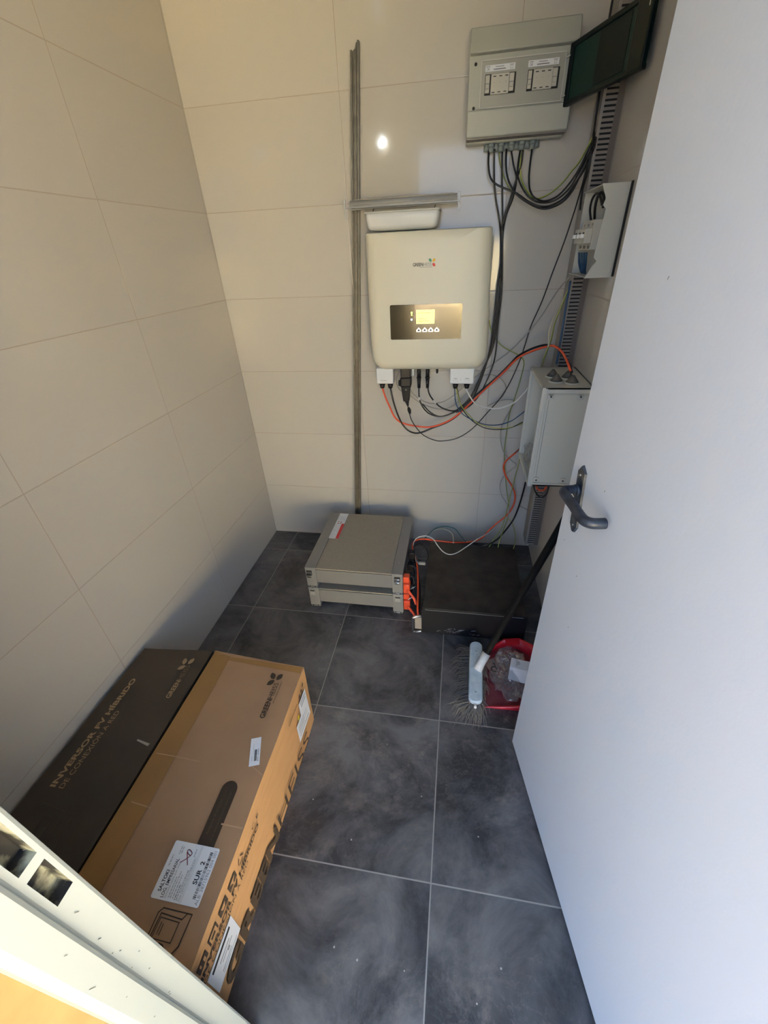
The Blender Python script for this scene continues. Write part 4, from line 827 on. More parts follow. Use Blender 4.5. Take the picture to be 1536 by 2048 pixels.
# ================================================================ on the floor: batteries
def battery(z0, top, label):
    t = thing('battery_module', label, 'battery', (.63, -.36, z0), 'battery modules stacked on the floor')
    x0, x1, y0, y1 = .410, .853, -.590, -.130
    zt = z0 + .1155
    mb = MB(); mb.box((x0 + .006, y0 + .012, z0 + .034), (x1 - .006, y1, zt - .004), 'batf', .002); part(mb, 'case', t)
    mb = MB(); mb.box((x0 + .050, y0 + .003, z0 + .032), (x1 - .048, y0 + .013, zt - .008), 'batf', .001)
    mb.box((x0 + .048, y0 - .001, zt - .010), (x1 - .046, y0 + .014, zt - .0075), 'batp'); part(mb, 'front_panel', t)
    mb = MB()
    mb.box((x0 + .0515, y0 + .001, zt - .005), (x1 - .0495, y1 + .001, zt), 'bat', .0008)
    lid = part(mb, 'lid', t)
    for s, xa, xb in ((0, x0, x0 + .050), (1, x1 - .048, x1)):
        mb = MB(); mb.box((xa, y0, zt - .005), (xb, y1, zt + .0012), 'batp', .001)
        part(mb, 'lid_edge_strip', t)
        for yy in (y0, y1 - .03):
            mb = MB()
            mb.box((xa, yy, z0 + .008), (xb, yy + .03, zt - .004), 'batp', .0025)
            mb.box((xa + .004, yy, z0 + .001), (xb - .004, yy + .028, z0 + .009), 'batp', .002)
            if yy == y0:
                for q in (.012, .036): mb.box((xa + q - .003, yy - .001, z0 + .004), (xa + q + .003, yy + .004, z0 + .008), 'slot')
                mb.box((xa + .018, yy - .003, z0 + .001), (xa + .031, yy + .003, z0 + .005), 'chrome', .001)
                mb.box((xa, yy - .0012, z0 + .010), (xb, yy + .001, z0 + .0118), 'chrome')
            po = part(mb, 'corner_post', t)
            if yy == y0:
                mb = MB(); cx = (xa + xb) / 2 - (.006 if s == 0 else -.0)
                if top:
                    mb.box((cx - .013, y0 - .004, zt - .040), (cx + .013, y0 + .001, zt - .014), 'slot', .002); mb.box((cx - .013, y0 - .006, zt - .044), (cx + .011, y0 - .001, zt - .024), 'chrome', .002); mb.box((cx - .010, y0 - .009, zt - .050), (cx + .010, y0 - .002, zt - .041), 'chrome', .002)
                else:
                    mb.box((cx - .013, y0 - .003, zt - .042), (cx + .013, y0 + .001, zt - .016), 'greyink', .002); mb.box((cx - .011, y0 - .0035, zt - .019), (cx + .011, y0, zt - .014), 'slot', .001)
                part(mb, 'latch', po)
    if top:
        mb = MB(); o_ = (.458, -.3595, zt + .0007)
        mb.slab(o_, (1, 0, 0), (0, 1, 0), [(0, 0), (.048, 0), (.048, .227), (.002, .227)], 'paper', .0005)
        mb.slab((o_[0] + .034, o_[1], o_[2] + .0005), (1, 0, 0), (0, 1, 0), [(0, 0), (.0145, 0), (.0145, .130), (0, .130)], 'red', .0005)
        mb.text('SAFETY', (.4985, -.305, zt + .0014), (0, 1, 0), (-1, 0, 0), .004, 'paper', .022, 0, .0004) if False else None
        random.seed(11)
        for k in range(5):
            for s_ in range(9):
                if k == 3 and s_ % 2: continue
                yy = .006 + s_ * .013; ln_ = random.uniform(.006, .011)
                mb.slab((o_[0] + .005 + k * .0055, o_[1] + yy, o_[2] + .0005), (1, 0, 0), (0, 1, 0), [(0, 0), (.0016, 0), (.0016, ln_), (0, ln_)], 'lightink', .0003)
        for (a_, b_) in ((.010, .128), (.022, .128), (.010, .143), (.024, .141)):
            mb.slab((o_[0] + a_, o_[1] + b_, o_[2] + .0005), (1, 0, 0), (0, 1, 0), [(0, 0), (.008, 0), (.008, .008), (0, .008)], 'greyink', .0003); mb.slab((o_[0] + a_ + .002, o_[1] + b_ + .002, o_[2] + .0008), (1, 0, 0), (0, 1, 0), [(0, 0), (.004, 0), (.004, .004), (0, .004)], 'red', .0003)
        for k in range(5):
            mb.slab((o_[0] + .006 + k * .008, o_[1] + .158, o_[2] + .0005), (1, 0, 0), (0, 1, 0), [(0, 0), (.0014, 0), (.0014, .05 - k * .005), (0, .05 - k * .005)], 'lightink', .0003)
        part(mb, 'warning_sticker', lid, label='white and red warning sticker')
        for (a_, b_) in ((.828, -.512), (.800, -.15)):
            mb = MB(); mb.cyl((a_, b_, zt), (a_, b_, zt + .0012), .002, 'paper' if b_ < -.3 else 'slot', 8)
            part(mb, 'lid_screw', lid)
    return t
battery(0.1195, True, 'grey battery module with white and red sticker on its lid, upper of the stack')
battery(0.001, False, 'grey battery module resting on the floor tiles, lower of the stack')
# orange battery plugs
for z, lab in ((.150, 'orange plug with bracket on the right side of the upper battery'), (.052, 'orange plug on the right side of the lower battery')):
    t = thing('battery_plug', lab, 'power connector', (.87, -.56, z - .02), 'orange power plugs on the batteries')
    mb = MB(); mb.box((.853, -.575, z + .025), (.880, -.545, z + .058), 'orange', .003); mb.box((.854, -.590, z - .025), (.884, -.550, z + .028), 'orange', .005); part(mb, 'plug', t)
    mb = MB(); mb.box((.883, -.580, z - .004), (.886, -.562, z + .008), 'slot', .001); part(mb, 'release_clip', t)
    mb = MB(); mb.cyl((.884, -.565, z + .045), (.879, -.565, z + .045), .004, 'slot', 8); part(mb, 'bracket_hole', t)
    mb = MB(); mb.tube([(.872, -.588, z), (.888, -.60, z - .012), (.905, -.612, z - .028), (.914, -.622, max(z - .05, .01))], .006, 'orange', n=10, sub=5); part(mb, 'cable_tail', t)
for (x, y, z, s_, lab) in ((.889, -.545, .12, .0, 'small white cable tag nearer the black unit, upper of two'), (.888, -.606, .118, 1, 'small white cable tag printed with a black mark, lower of two')):
    mb = MB(); X = Matrix.Translation((x, y, z)) @ Matrix.Rotation(.7, 4, 'Z') @ Matrix.Rotation(.6, 4, 'X')
    mb.box((-.010, -.0008, -.014), (.012, .0008, .014), 'paper', .0003, 1, X)
    if s_: mb.box((-.003, -.0012, -.004), (.003, .0012, .004), 'ink', 0, 1, X)
    o = mb.build('cable_tag'); o['label'] = lab; o['category'] = 'cable tag'; o['group'] = 'white tags on the battery cables'

# black unit
t = thing('battery_unit', 'low black sheet-metal battery unit standing on the floor right of the grey batteries', 'battery', (1.15, -.45, 0))
x0, x1, y0, y1, zt = .948, 1.366, -.688, -.222, .1455
mb = MB(); mb.box((x0, y0 + .004, .004), (x1, y1, zt - .002), 'blackunit', .0015); mb.box((x0 + .0, y0 + .0045, zt - .003), (x1, y1, zt), 'blackunit', .0008); part(mb, 'case', t)
mb = MB(); mb.box((x0 - .004, y0 - .001, .002), (x1 + .006, y0 + .004, zt - .004), 'blackpl', .001); mb.box((x0 + .01, y0 - .0015, zt - .006), (x1 - .01, y0 + .003, zt - .0045), 'greyink')
fp = part(mb, 'front_panel', t)
mb = MB(); random.seed(9)
for k in range(26):
    u = random.gauss(.12, .06); v = random.choice((.012, .020, .030, .034)) + random.random() * .006; ln_ = random.uniform(.004, .022)
    if u < .01 or u > .34: continue
    mb.slab((x0 + u, y0 - .001, v), (1, 0, random.uniform(-.15, .25)), (0, 0, 1), [(0, 0), (ln_, .0006), (ln_ * .8, .0022), (ln_ * .2, .0018)], 'plaster_dust', .0002)
part(mb, 'dust_smear', fp, kind='stuff')
mb = MB(); hp = [(.944, y0 - .004, .104), (.925, y0 - .010, .106), (.912, y0 - .014, .102), (.908, y0 - .015, .092), (.908, y0 - .015, .028), (.912, y0 - .014, .017), (.925, y0 - .010, .012), (.944, y0 - .004, .013)]
mb.tube(hp, .0055, 'chrome', n=10, sub=4); part(mb, 'side_handle', t, label='polished steel handle')
mb = MB(); mb.box((.915, y0 + .001, .02), (.948, y0 + .004, .10), 'trunk'); part(mb, 'ear', t)
for (a_, b_) in ((1.19, -.32), (1.03, -.54), (1.0, -.56)):
    mb = MB(); mb.slab((a_, b_, zt), (1, .2, 0), (-.2, 1, 0), [(0, 0), (.006, 0), (.005, .008), (.001, .006)], 'slot', .0002); part(mb, 'stain', t)
# black plugs on the side of the batteries
for (yy, zz, lab) in ((-.36, .20, 'black plug on the upper battery, nearest to the back wall'), (-.40, .160, 'black plug low on the upper battery, second from the back wall'), (-.45, .120, 'black plug just below the joint of the two batteries'), (-.50, .075, 'black plug lowest on the side of the lower battery'), (-.52, .205, 'black plug on the upper battery right behind the orange plug')):
    t = thing('cable_plug', lab, 'connector', (.87, yy - .017, zz - .04), 'black plugs on the battery side')
    mb = MB(); mb.box((.854, yy, zz), (.884, yy - .032, zz - .036), 'blackpl', .004); part(mb, 'plug', t)
    mb = MB(); mb.tube([(.880, yy - .016, zz - .018), (.894, yy - .020, zz - .026), (.900, yy - .035, max(zz - .05, .012))], .003, 'black', n=8, sub=4); part(mb, 'cable_tail', t)
t = thing('network_plug', 'small grey network plug on the cable behind the black unit', 'connector', (.928, -.40, .13))
mb = MB(); mb.box((.905, -.395, .145), (.938, -.408, .158), 'greycable', .003); part(mb, 'plug', t)
mb = MB(); mb.tube([(.905, -.40, .15), (.89, -.385, .155), (.885, -.35, .15)], .0025, 'greycable', n=8, sub=4); part(mb, 'cable_tail', t)

# ================================================================ cardboard boxes
ZT = .285
t = thing('cardboard_box', 'brown cardboard inverter box with white delivery labels, beside the dark box', 'cardboard box', (.43, -1.45, 0), 'long inverter boxes along the left wall')
mb = MB()
# top corners: back-left, back-right, front-right, front-left  (slightly crushed)
top = [(.272, -1.107), (.597, -1.133), (.602, -1.815), (.276, -1.815)]; bot = [(.272, -1.112), (.595, -1.138), (.601, -1.815), (.275, -1.815)]
def wob(p, a=.0035):
    return p + Vector((noise.noise(p * 7), noise.noise(p * 7 + Vector((5, 1, 2))), noise.noise(p * 6 + Vector((1, 7, 3))))) * a
ns, nt = 30, 8
def grid(c00, c10, c11, c01, nu, nv, mat):
    g = []
    for i in range(nu + 1):
        row = []
        for j in range(nv + 1):
            s_, t_ = i / nu, j / nv
            p = (Vector(c00) * (1 - s_) + Vector(c10) * s_) * (1 - t_) + (Vector(c01) * (1 - s_) + Vector(c11) * s_) * t_
            row.append(mb.bm.verts.new(wob(p, BW)))
        g.append(row)
    for i in range(nu):
        for j in range(nv): mb.face([g[i][j], g[i + 1][j], g[i + 1][j + 1], g[i][j + 1]], mat, True)
def carton(top, bot, zt, mt, ms):
    T = [(x, y, zt) for x, y in top]; B = [(x, y, .002) for x, y in bot]
    grid(T[0], T[1], T[2], T[3], 6, 14, mt)
    grid(B[0], B[1], B[2], B[3], 6, 14, ms)
    for i in range(4):
        j = (i + 1) % 4; grid(T[i], T[j], B[j], B[i], 14 if i % 2 else 6, 6, ms)
    bmesh.ops.remove_doubles(mb.bm, verts=mb.bm.verts, dist=.0005)
    for e in mb.bm.edges:
        if len(e.link_faces) == 2 and e.calc_face_angle(0) > .9: e.smooth = False
BW = .0022
carton(top, bot, ZT, 'kraft', 'kraftside')
body = part(mb, 'carton', t)
EP = .0024
mb = MB()
def top_slab(mb, poly, mat, h=.0004, lift=EP): mb.slab((0, 0, ZT + lift - .0008), (1, 0, 0), (0, 1, 0), poly, mat, h)
top_slab(mb, [(.274, -1.110), (.274, -1.812), (.346, -1.812), (.338, -1.125)], 'tape')
top_slab(mb, [(.338, -1.1255), (.339, -1.139), (.594, -1.157), (.594, -1.1345)], 'tape', .0002)
part(mb, 'packing_tape', t, label='brown packing tape')
mb = MB(); u = (0, 1, 0); w = (-1, 0, 0); zo = ZT + EP - .0006
mb.text('GREEN', (.539, -1.3175, zo), u, w, .0150, 'kink', .061, .03)
mb.text('HEISS', (.539, -1.2545, zo), u, w, .0150, 'kink', .054, -.002)
mb.text('photovoltaic systems', (.5485, -1.268, zo), u, w, .0050, 'kink', .072, 0)
for cx, cy, an in ((.5105, -1.178, .6), (.5325, -1.179, -.5), (.512, -1.2015, -.75 + 1.57 * 0)):
    leaf(mb, (0, 0, zo), (0, 1, 0), (-1, 0, 0), cy, -cx, an, .026, .0165, 'kink')
part(mb, 'printed_logo', t, fix=False); mb = MB()
mb.slab((0, 0, zo), (1, 0, 0), (0, 1, 0), [(.508, -1.72), (.550, -1.72)] + [(.5265 + .0205 * math.cos(a_) , -1.508 + .0205 * math.sin(a_)) for a_ in [math.pi * k / 10 for k in range(11)]], 'kink', .0004)
mb.text('Asegurar el inversor', (.522, -1.605, zo + .0003), u, w, .0060, 'faint', .075, 0)
mb.text('Lea el manual de instrucciones antes de usar', (.537, -1.617, zo + .0003), u, w, .0055, 'faint', .105, 0)
part(mb, 'printed_band', t, fix=False, label='dark rounded band printed on the lid'); mb = MB()
def outline(mb, pts, wd, mat, z):
    for (xa, ya), (xb, yb) in zip(pts, pts[1:]):
        d = Vector((xb - xa, yb - ya, 0)); L = d.length
        if L < 1e-6: continue
        mb.slab((xa, ya, z), d, (-d.y, d.x, 0), [(-wd / 2, -wd / 2), (L + wd / 2, -wd / 2), (L + wd / 2, wd / 2), (-wd / 2, wd / 2)], mat, .0003)
outline(mb, [(.497, -1.745), (.545, -1.748), (.552, -1.738), (.562, -1.738), (.560, -1.785), (.553, -1.795)], .002, 'kink', zo)
outline(mb, [(.497, -1.745), (.495, -1.795), (.490, -1.797), (.490, -1.745), (.497, -1.737), (.552, -1.738)], .002, 'kink', zo)
outline(mb, [(.500, -1.751), (.542, -1.753), (.541, -1.783), (.499, -1.782), (.500, -1.751)], .0015, 'kink', zo)
outline(mb, [(.506, -1.758), (.506, -1.775)], .0014, 'kink', zo); outline(mb, [(.511, -1.760), (.511, -1.776)], .0014, 'kink', zo)
outline(mb, [(.520 + .018 * math.cos(a_ * .4), -1.805 + .018 * math.sin(a_ * .4)) for a_ in range(16)], .003, 'kink', zo)
part(mb, 'printed_drawing', t, fix=False); mb = MB()
xs = .6015 + .0016
def side_text(s_, y, z, hgt, wd, bold=0.0, mat='kink'): mb.text(s_, (xs, y, z), (0, 1, 0), (0, 0, 1), hgt, mat, wd, bold, .0004)
side_text('GREEN', -1.789, .012, .062, .298, .045)
side_text('HEISS', -1.478, .012, .062, .262, -.004)
part(mb, 'large_lettering', t, fix=False); mb = MB()
side_text('INVERSOR FV H\u00cdBRIDO', -1.812, .2050, .0155, .270, .035)
side_text('DE CONEXI\u00d3N A RED', -1.812, .1860, .0125, .200, 0)
part(mb, 'small_lettering', t, fix=False); mb = MB()
side_text('C E', -1.566, .234, .012, .036, .01)
part(mb, 'conformity_mark', t, fix=False); mb = MB()
side_text('GREENHEISS', -1.305, .238, .009, .072, .02)
for cy, cz, an in ((-1.212, .250, .8), (-1.194, .252, 1.9), (-1.178, .258, .9)): leaf(mb, (xs, 0, 0), (0, 1, 0), (0, 0, 1), cy, cz, an, .016, .010, 'kink')
part(mb, 'side_logo', t, fix=False)
for k, yc in enumerate((-1.625, -1.666, -1.708, -1.751, -1.792)):
    mb = MB()
    P_ = lambda pts, mat='kink', h=.0004: mb.slab((xs - .0002, yc, .242), (0, 1, 0), (0, 0, 1), pts, mat, h)
    if k == 0:
        for q in range(3):
            a_ = q * 2.094; c_, s_ = math.cos(a_), math.sin(a_); pts = [(-.010, -.010), (.006, -.010), (.009, -.007), (-.008, -.0075)]
            P_([(x_ * c_ - y_ * s_, x_ * s_ + y_ * c_) for x_, y_ in pts])
    else:
        P_([(-.016, -.012), (.016, -.012), (.016, .013), (-.016, .013)])
        inner = {1: [(-.002, -.009), (.002, -.009), (.002, -.003), (.010, .006), (-.010, .006), (-.002, -.003)], 2: [(-.004, -.006), (.004, -.006), (.008, .006), (-.008, .006)], 3: [(-.012, -.010), (.012, -.010), (.012, .009), (-.012, .009)], 4: [(-.009, -.002), (-.005, -.002), (-.005, .009), (-.009, .009)]}[k]
        P_(inner, 'kraftside', .0007)
        if k == 3: P_([(-.008, -.006), (.006, -.006), (.006, .004), (-.008, .004)], 'kink', .0009)
        if k == 4: P_([(.003, -.008), (.009, -.008), (.009, .006), (.003, .006)], 'kraftside', .0007)
    part(mb, 'handling_symbol', t, fix=False)
for pts_, wd_ in (([(.285, -1.4515), (.35, -1.4525), (.414, -1.4555)], .0022), ([(.297, -1.569), (.352, -1.574)], .0025), ([(.545, -1.5805), (.596, -1.5815)], .0032), ([(.560, -1.447), (.596, -1.463)], .0018), ([(.286, -1.121), (.305, -1.1165), (.33, -1.1205)], .0016)):
    mb = MB(); outline(mb, pts_, wd_, 'crease', ZT + EP - .0004); part(mb, 'crease', t, fix=False)
# labels
def plane_label(mb, o_, u_, w_, L, H, r=0.0):
    poly = rrect(0, 0, L, H, r) if r else [(0, 0), (L, 0), (L, H), (0, H)]
    mb.slab(o_, u_, w_, poly, 'paper', .0006)
mb = MB(); zl_ = ZT + .0022
O = Vector((.5685, -1.7275, zl_)); U = Vector((-.003, .101, 0)); Wd = Vector((-.110, .001, 0))
plane_label(mb, O, U, Wd, .101, .1105, .004)
def LT(s_, a_, b_, hgt, wd, mat='ink', bold=0.0):   # a along U, b along W (0 at the bottom edge = right in photo)
    mb.text(s_, O + U.normalized() * a_ + Wd.normalized() * b_ + Vector((0, 0, .0006)), U, Wd, hgt, mat, wd, bold, .0003)
def LR(a_, b_, c_, d_, mat='greyink'):
    mb.slab(O + Vector((0, 0, .0006)), U, Wd, [(a_, b_), (c_, b_), (c_, d_), (a_, d_)], mat, .0003)
LT('SALTOKI', .012, .0935, .0075, .036, 'ink', .02)
LT('LOG. EMPRESARIAL', .004, .0830, .0070, .066, 'ink', .01)
LT('PONTEVEDRA - ESPA\u00d1A, 36.350 - NIGR\u00c1N', .004, .0765, .0038, .062, 'greyink')
random.seed(21)
for (b_, a0, a1, mt_) in ((.0705, .006, .04, 'lightink'), (.066, .006, .05, 'lightink'), (.0605, .006, .045, 'lightink'), (.0555, .004, .03, 'greyink'), (.0515, .004, .055, 'lightink'), (.0515, .078, .092, 'lightink'), (.100, .055, .075, 'lightink'), (.088, .078, .094, 'lightink'), (.0835, .080, .092, 'lightink')):
    a_ = a0
    while a_ < a1:
        d_ = random.uniform(.002, .006); LR(a_, b_, min(a_ + d_, a1), b_ + .0022, mt_); a_ += d_ + .0012
LT('Zona: CENTRO DE DISTRIBUCION 1', .003, .0455, .0048, .075, 'greyink')
LR(.001, .0435, .100, .0440, 'lightink'); LR(.001, .0405, .100, .0410, 'lightink')
LT('SUR  2', .034, .0225, .0095, .040, 'ink', .02)
a_ = .012
while a_ < .092:
    d_ = random.choice((.0006, .0010, .0018)); LR(a_, .0125, a_ + d_, .0190, 'ink' if random.random() < .6 else 'greyink'); a_ += d_ + random.choice((.0006, .0012))
LT('ALB: 28715962 004 001', .003, .0035, .0072, .092, 'greyink')
pen = [(.079, .062), (.081, .068), (.086, .073), (.0885, .069), (.083, .060), (.074, .066), (.064, .078)]
k = spline([Vector((p[0], p[1], 0)) for p in pen], 5)
for q0, q1 in zip(k, k[1:]):
    a3 = O + U.normalized() * q0.x + Wd.normalized() * q0.y; b3 = O + U.normalized() * q1.x + Wd.normalized() * q1.y
    d = b3 - a3; mb.slab(a3 + Vector((0, 0, .0010)), d, Vector((-d.y, d.x, 0)), [(-.0004, -.0008), (d.length + .0004, -.0008), (d.length + .0004, .0008), (-.0004, .0008)], 'pen', .0002)
a3 = O + U.normalized() * .0835 + Wd.normalized() * .0725; b3 = O + U.normalized() * .062 + Wd.normalized() * .0595; d = b3 - a3
mb.slab(a3 + Vector((0, 0, .0010)), d, Vector((-d.y, d.x, 0)), [(0, -.0009), (d.length, -.0009), (d.length, .0009), (0, .0009)], 'pen', .0002)
part(mb, 'delivery_label', t, fix=False, label='large white delivery label with a red pen mark')
mb = MB(); O = Vector((.5785, -1.4405, zl_)); U = Vector((-.352, .936, 0)).normalized(); Wd = Vector((-.936, -.352, 0)).normalized()
U = Vector((-.33, .944, 0)).normalized(); Wd = Vector((-.944, -.33, 0)).normalized()
plane_label(mb, O, U, Wd, .075, .0275)
LR(.012, .0085, .042, .0150, 'greyink')
a_ = .012
while a_ < .042: LR(a_, .0085, a_ + .0008, .0152, 'ink'); a_ += .0017
LT('89951 SA4927', .010, .0035, .0030, .034, 'ink', .01); LR(.012, .0205, .026, .0215, 'lightink'); LR(.03, .018, .06, .0186, 'lightink')
part(mb, 'barcode_label', t, fix=False, label='small white barcode label')
mb = MB(); yz = lambda pts, mat, h=.0005, lift=0: mb.slab((xs + lift, 0, 0), (0, 1, 0), (0, 0, 1), pts, mat, h)
yz([(-1.271, .094), (-1.167, .093), (-1.169, .227), (-1.227, .226), (-1.229, .172), (-1.270, .173)], 'paper')
yz([(-1.215, .196), (-1.178, .196), (-1.178, .204), (-1.215, .204)], 'lightink', .0003, .0006); yz([(-1.262, .110), (-1.18, .110), (-1.18, .114), (-1.262, .114)], 'greyink', .0003, .0006)
for k in range(5): yz([(-1.262, .124 + k * .008), (-1.215 + .03 * (k % 2), .124 + k * .008), (-1.215 + .03 * (k % 2), .127 + k * .008), (-1.262, .127 + k * .008)], 'lightink', .0003, .0006)
yz([(-1.218, .212), (-1.176, .212), (-1.176, .217), (-1.218, .217)], 'greyink', .0003, .0006)
part(mb, 'product_label', t, fix=False, label='white stepped product label on the side')
mb = MB(); yz([(-1.245 + .007 * math.cos(k * .6), .187 + .010 * math.sin(k * .6)) for k in range(10)], 'yellow'); part(mb, 'round_sticker', t, fix=False, label='yellow round sticker')
mb = MB(); yz([(-1.808, .084), (-1.707, .086), (-1.707, .180), (-1.808, .181)], 'paper', .0008)
for (z_, a0, a1, hh) in ((.160, -1.795, -1.722, .010), (.140, -1.775, -1.735, .004), (.128, -1.77, -1.728, .003), (.118, -1.75, -1.742, .008), (.106, -1.78, -1.74, .003), (.096, -1.78, -1.72, .002)):
    yz([(a0, z_), (a1, z_), (a1, z_ + hh), (a0, z_ + hh)], 'ink' if hh > .008 else 'greyink', .0003, .0009)
part(mb, 'shipping_label', t, fix=False, label='white shipping label on the side near the door')

t = thing('cardboard_box', 'dark printed cardboard inverter box with tan lettering, against the left wall', 'cardboard box', (.14, -1.45, 0), 'long inverter boxes along the left wall')
mb = MB(); BW = .0018
carton([(.016, -1.128), (.262, -1.108), (.266, -1.815), (.010, -1.815)], [(.016, -1.128), (.262, -1.108), (.266, -1.815), (.010, -1.815)], .284, 'darkbox', 'darkbox')
part(mb, 'carton', t)
mb = MB(); zo = .284 + .0018
mb.text('INVERSOR FV H\u00cdBRIDO', (.071, -1.567, zo), u, w, .0150, 'tan_ink', .322, .035)
mb.text('DE CONEXI\u00d3N A RED', (.096, -1.567, zo), u, w, .0140, 'tan_ink', .213, -.002)
part(mb, 'printed_lettering', t, fix=False); mb = MB()
mb.text('GREEN', (.2205, -1.2945, zo), u, w, .0150, 'tan_ink', .062, .025)
mb.text('HEISS', (.2200, -1.2305, zo), u, w, .0150, 'tan_ink2', .055, .0)
for cx, cy, an in ((.1935, -1.186, -.9), (.1905, -1.162, .3), (.2125, -1.159, -.35)): leaf(mb, (0, 0, zo), (0, 1, 0), (-1, 0, 0), cy, -cx, an, .026, .015, 'tan_ink')
part(mb, 'printed_logo', t, fix=False); mb = MB()
outline(mb, [(.060, -1.60), (.145, -1.612), (.148, -1.70), (.060, -1.72)], .0010, 'faint', zo); outline(mb, [(.10, -1.625), (.125, -1.628), (.125, -1.68), (.10, -1.678), (.10, -1.625)], .0009, 'faint', zo)
outline(mb, [(.17, -1.62), (.175, -1.64), (.165, -1.65), (.18, -1.68), (.17, -1.70)], .0010, 'faint', zo)
part(mb, 'printed_drawing', t, fix=False)
mb = MB(); mb.slab((0, 0, zo), (1, 0, 0), (0, 1, 0), [(.205, -1.427), (.246, -1.437), (.249, -1.430), (.206, -1.423)], 'greycable', .0003); part(mb, 'scuff', t)

# ================================================================ broom, dustpan
t = thing('broom', 'broom with pale blue head and black pole leaning on the right wall', 'broom', (1.165, -.91, 0))
mb = MB()
hc0, hc1 = Vector((1.171, -.790, .072)), Vector((1.163, -1.020, .072)); ax = (hc1 - hc0).normalized(); sd = Vector((0, 0, 1)).cross(ax).normalized()
tiltv = Vector((0, 0, 1))
def stad(off, hw, grow):
    out = []
    for k in range(9):
        a_ = math.radians(-90 + 180 * k / 8); out.append(hc1 + ax * (math.cos(a_) * hw * .8 + grow) * 1 + sd * math.sin(a_) * hw)
    for k in range(9):
        a_ = math.radians(90 + 180 * k / 8); out.append(hc0 + ax * (math.cos(a_) * hw * .8) + sd * math.sin(a_) * hw)
    return [p + Vector((0, 0, off)) for p in out]
mb.loft([stad(-.020, .022, 0), stad(-.016, .0245, 0), stad(-.004, .0245, 0), stad(0, .021, 0)], 'brush')
hd = part(mb, 'head', t)
for p_, r_ in ((hc0 + ax * .03, .003), (hc0 + ax * .045 + sd * .003, .002), (hc1 - ax * .02, .003), (hc1 - ax * .055 + sd * .008, .0015)):
    mb = MB(); mb.cyl(p_ + Vector((0, 0, .0002)), p_ + Vector((0, 0, .0008)), r_, 'gland', 8); part(mb, 'dark_spot', hd)
mb = MB(); mb.cyl(hc1 + ax * .028 + Vector((0, 0, -.010)), hc1 + ax * .036 + Vector((0, 0, -.008)), .005, 'socket', 10)
part(mb, 'peg', hd)
S0 = Vector((1.172, -.905, .070)); S1 = Vector((1.204, -.864, .118)); top_ = Vector((1.462, -.930, 1.17))
mb = MB(); mb.tube([S0, S0 * .65 + S1 * .35, S0 * .45 + S1 * .55, S1], .015, 'socket', n=16, radii=[.0175, .0155, .0150, .0165]); part(mb, 'socket', t)
mb = MB(); pts = [S1 - (S1 - S0).normalized() * .02, S1]; d = top_ - S1
for k in range(1, 13): pts.append(S1 + d * k / 12)
mb.tube(pts, .0118, 'pole', n=14); part(mb, 'pole', t, label='black broom pole')
mb = MB(); random.seed(4)
for k in range(1150):
    s_ = random.random(); side = random.uniform(-1, 1)
    base = hc0.lerp(hc1, s_) + sd * side * .019 + Vector((0, 0, -.018))
    if k % 6 == 0: base = hc1 + ax * random.uniform(-.005, .016) + sd * random.uniform(-.017, .017) + Vector((0, 0, -.016))
    out = sd * (side * .022 + random.gauss(0, .008)) + ax * ((s_ - .45) * .045 + random.gauss(0, .009))
    # worn bristles splay away on the side towards the room (-x)
    if (sd * side).x < 0.004: out = out + Vector((-random.random() ** 1.6 * .058, 0, 0))
    if k % 6 == 0: out = out + ax * random.random() * .055
    tip = base + out; tip.z = random.uniform(.002, .012)
    if k % 47 == 0: tip = tip + Vector((-random.random() * .045, random.uniform(-.02, .03), .02))
    mid = base.lerp(tip, .5) + Vector((out.x * .28, out.y * .28, .006))
    mid.x = min(mid.x, 1.21)
    mb.tube([base, mid, tip], .0006, 'bristle', n=3, radii=[.0010, .0009, .0005], caps=False)
o = part(mb, 'bristles', t, fix=False); o['kind'] = 'stuff'
t = thing('dustpan', 'red plastic dustpan lying on the floor under the broom, partly behind the door', 'dustpan', (1.29, -.87, 0))
mb = MB()
# base tray: mouth edge towards -x, walls behind
outl = [(1.188, -1.008), (1.205, -.815), (1.238, -.760), (1.285, -.735), (1.345, -.735), (1.395, -.765), (1.405, -.86), (1.395, -.95), (1.375, -1.000)]
bot_ = [mb.bm.verts.new((x, y, .0015)) for x, y in outl]; topb = [mb.bm.verts.new((x, y, .0045)) for x, y in outl]
mb.face(topb, 'darkdirt'); mb.face(bot_[::-1], 'darkdirt')
for i in range(len(outl)): mb.face([bot_[i], bot_[(i + 1) % 9], topb[(i + 1) % 9], topb[i]], 'redpl')
part(mb, 'pan', t)
mb = MB()
wall = [(1.190, -1.010, .006), (1.250, -1.010, .018), (1.320, -1.008, .030), (1.378, -1.005, .046), (1.402, -.95, .062), (1.411, -.86, .068), (1.400, -.765, .066), (1.347, -.730, .062), (1.285, -.730, .050), (1.236, -.757, .026), (1.203, -.812, .008)]
for q in range(len(wall) - 1):
    (xa, ya, za), (xb, yb, zb_) = wall[q], wall[q + 1]
    cx, cy = 1.30, -.88
    def off(x, y, s_): v_ = Vector((cx - x, cy - y, 0)).normalized() * s_; return x + v_.x, y + v_.y
    ia, ib = off(xa, ya, .003), off(xb, yb, .003); ja, jb = off(xa, ya, -.006), off(xb, yb, -.006)
    pa = [(ja[0], ja[1], za), (jb[0], jb[1], zb_), (ib[0], ib[1], zb_), (ia[0], ia[1], za)]
    V = [mb.bm.verts.new(p_) for p_ in [(xa, ya, .0015), (xb, yb, .0015), (ib[0], ib[1], .0045), (ia[0], ia[1], .0045)] + pa]
    for f_ in ((0, 1, 5, 4), (4, 5, 6, 7), (7, 6, 2, 3)): mb.face([V[i] for i in f_], 'redpl', True)
bmesh.ops.remove_doubles(mb.bm, verts=mb.bm.verts, dist=.0006)
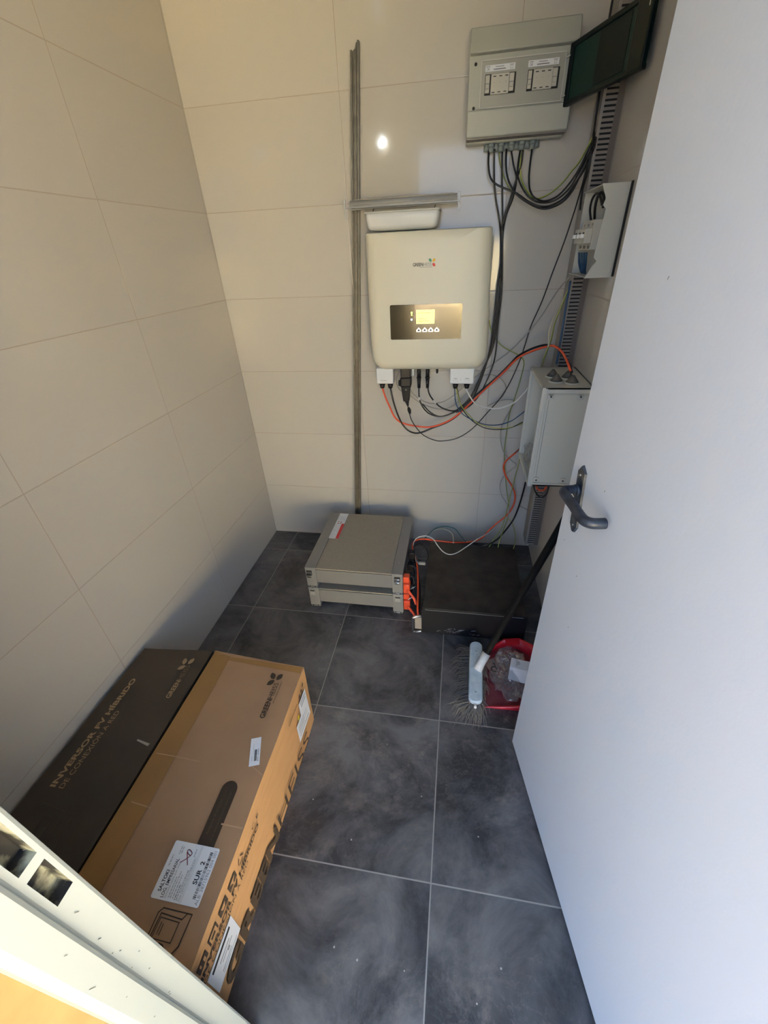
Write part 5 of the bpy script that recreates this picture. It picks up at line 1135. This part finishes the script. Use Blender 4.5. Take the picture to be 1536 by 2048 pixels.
mb.poly([(1.288, -.724, .050), (1.345, -.724, .062), (1.342, -.765, .070), (1.292, -.768, .060)], 'redpl')
part(mb, 'rim', t)
mb = MB(); bag(mb, (1.305, -.875, .034), (.088, .115, .030), 7.7, .008)
o = mb.build('plastic_bag'); o['label'] = 'crumpled clear plastic bag lying in the red dustpan'; o['category'] = 'plastic bag'
mb = MB(); g = []
qd = [Vector((1.285, -.915, .052)), Vector((1.350, -.935, .060)), Vector((1.372, -.840, .066)), Vector((1.306, -.822, .058))]
for i in range(3):
    row = []
    for j in range(3):
        s_, t_ = i / 2, j / 2; p_ = (qd[0] * (1 - s_) + qd[1] * s_) * (1 - t_) + (qd[3] * (1 - s_) + qd[2] * s_) * t_
        row.append(p_ + Vector((0, 0, .008 if j == 1 else 0)) + Vector((0, 0, -.002 if i == 1 else 0)))
    g.append(row)
TV = [[mb.bm.verts.new(p_) for p_ in row] for row in g]; BV = [[mb.bm.verts.new(p_ - Vector((0, 0, .0008))) for p_ in row] for row in g]
for i in range(2):
    for j in range(2): mb.face([TV[i][j], TV[i + 1][j], TV[i + 1][j + 1], TV[i][j + 1]], 'paperb'); mb.face([BV[i][j], BV[i][j + 1], BV[i + 1][j + 1], BV[i + 1][j]], 'paperb')
o = mb.build('folded_paper', fix=False); o['label'] = 'folded white paper lying on the plastic bag in the dustpan'; o['category'] = 'paper'
mb = MB(); mb.tube([Vector((1.238 + .011 * math.cos(a_ * .45), -.878 + .011 * math.sin(a_ * .45), .050)) for a_ in range(13)], .0018, 'blackpl', n=6); mb.tube([(1.242, -.868, .05), (1.240, -.856, .05), (1.236, -.850, .05)], .0018, 'blackpl', n=6)
o = mb.build('cable_offcut'); o['label'] = 'small black ring of cable offcut lying on the dustpan rubbish'; o['category'] = 'offcut'
# crumb / small bits on the floor near the trunking foot
mb = MB(); mb.tube([(1.385, -.07, .30), (1.40, -.08, .295), (1.425, -.10, .292)], .003, 'greycable', n=8); mb.cyl((1.423, -.1, .292), (1.432, -.105, .291), .004, 'trunk', 8)
o = mb.build('wall_plug'); o['label'] = 'grey wall fixing sticking out left of the trunking near the floor'; o['category'] = 'wall fixing'
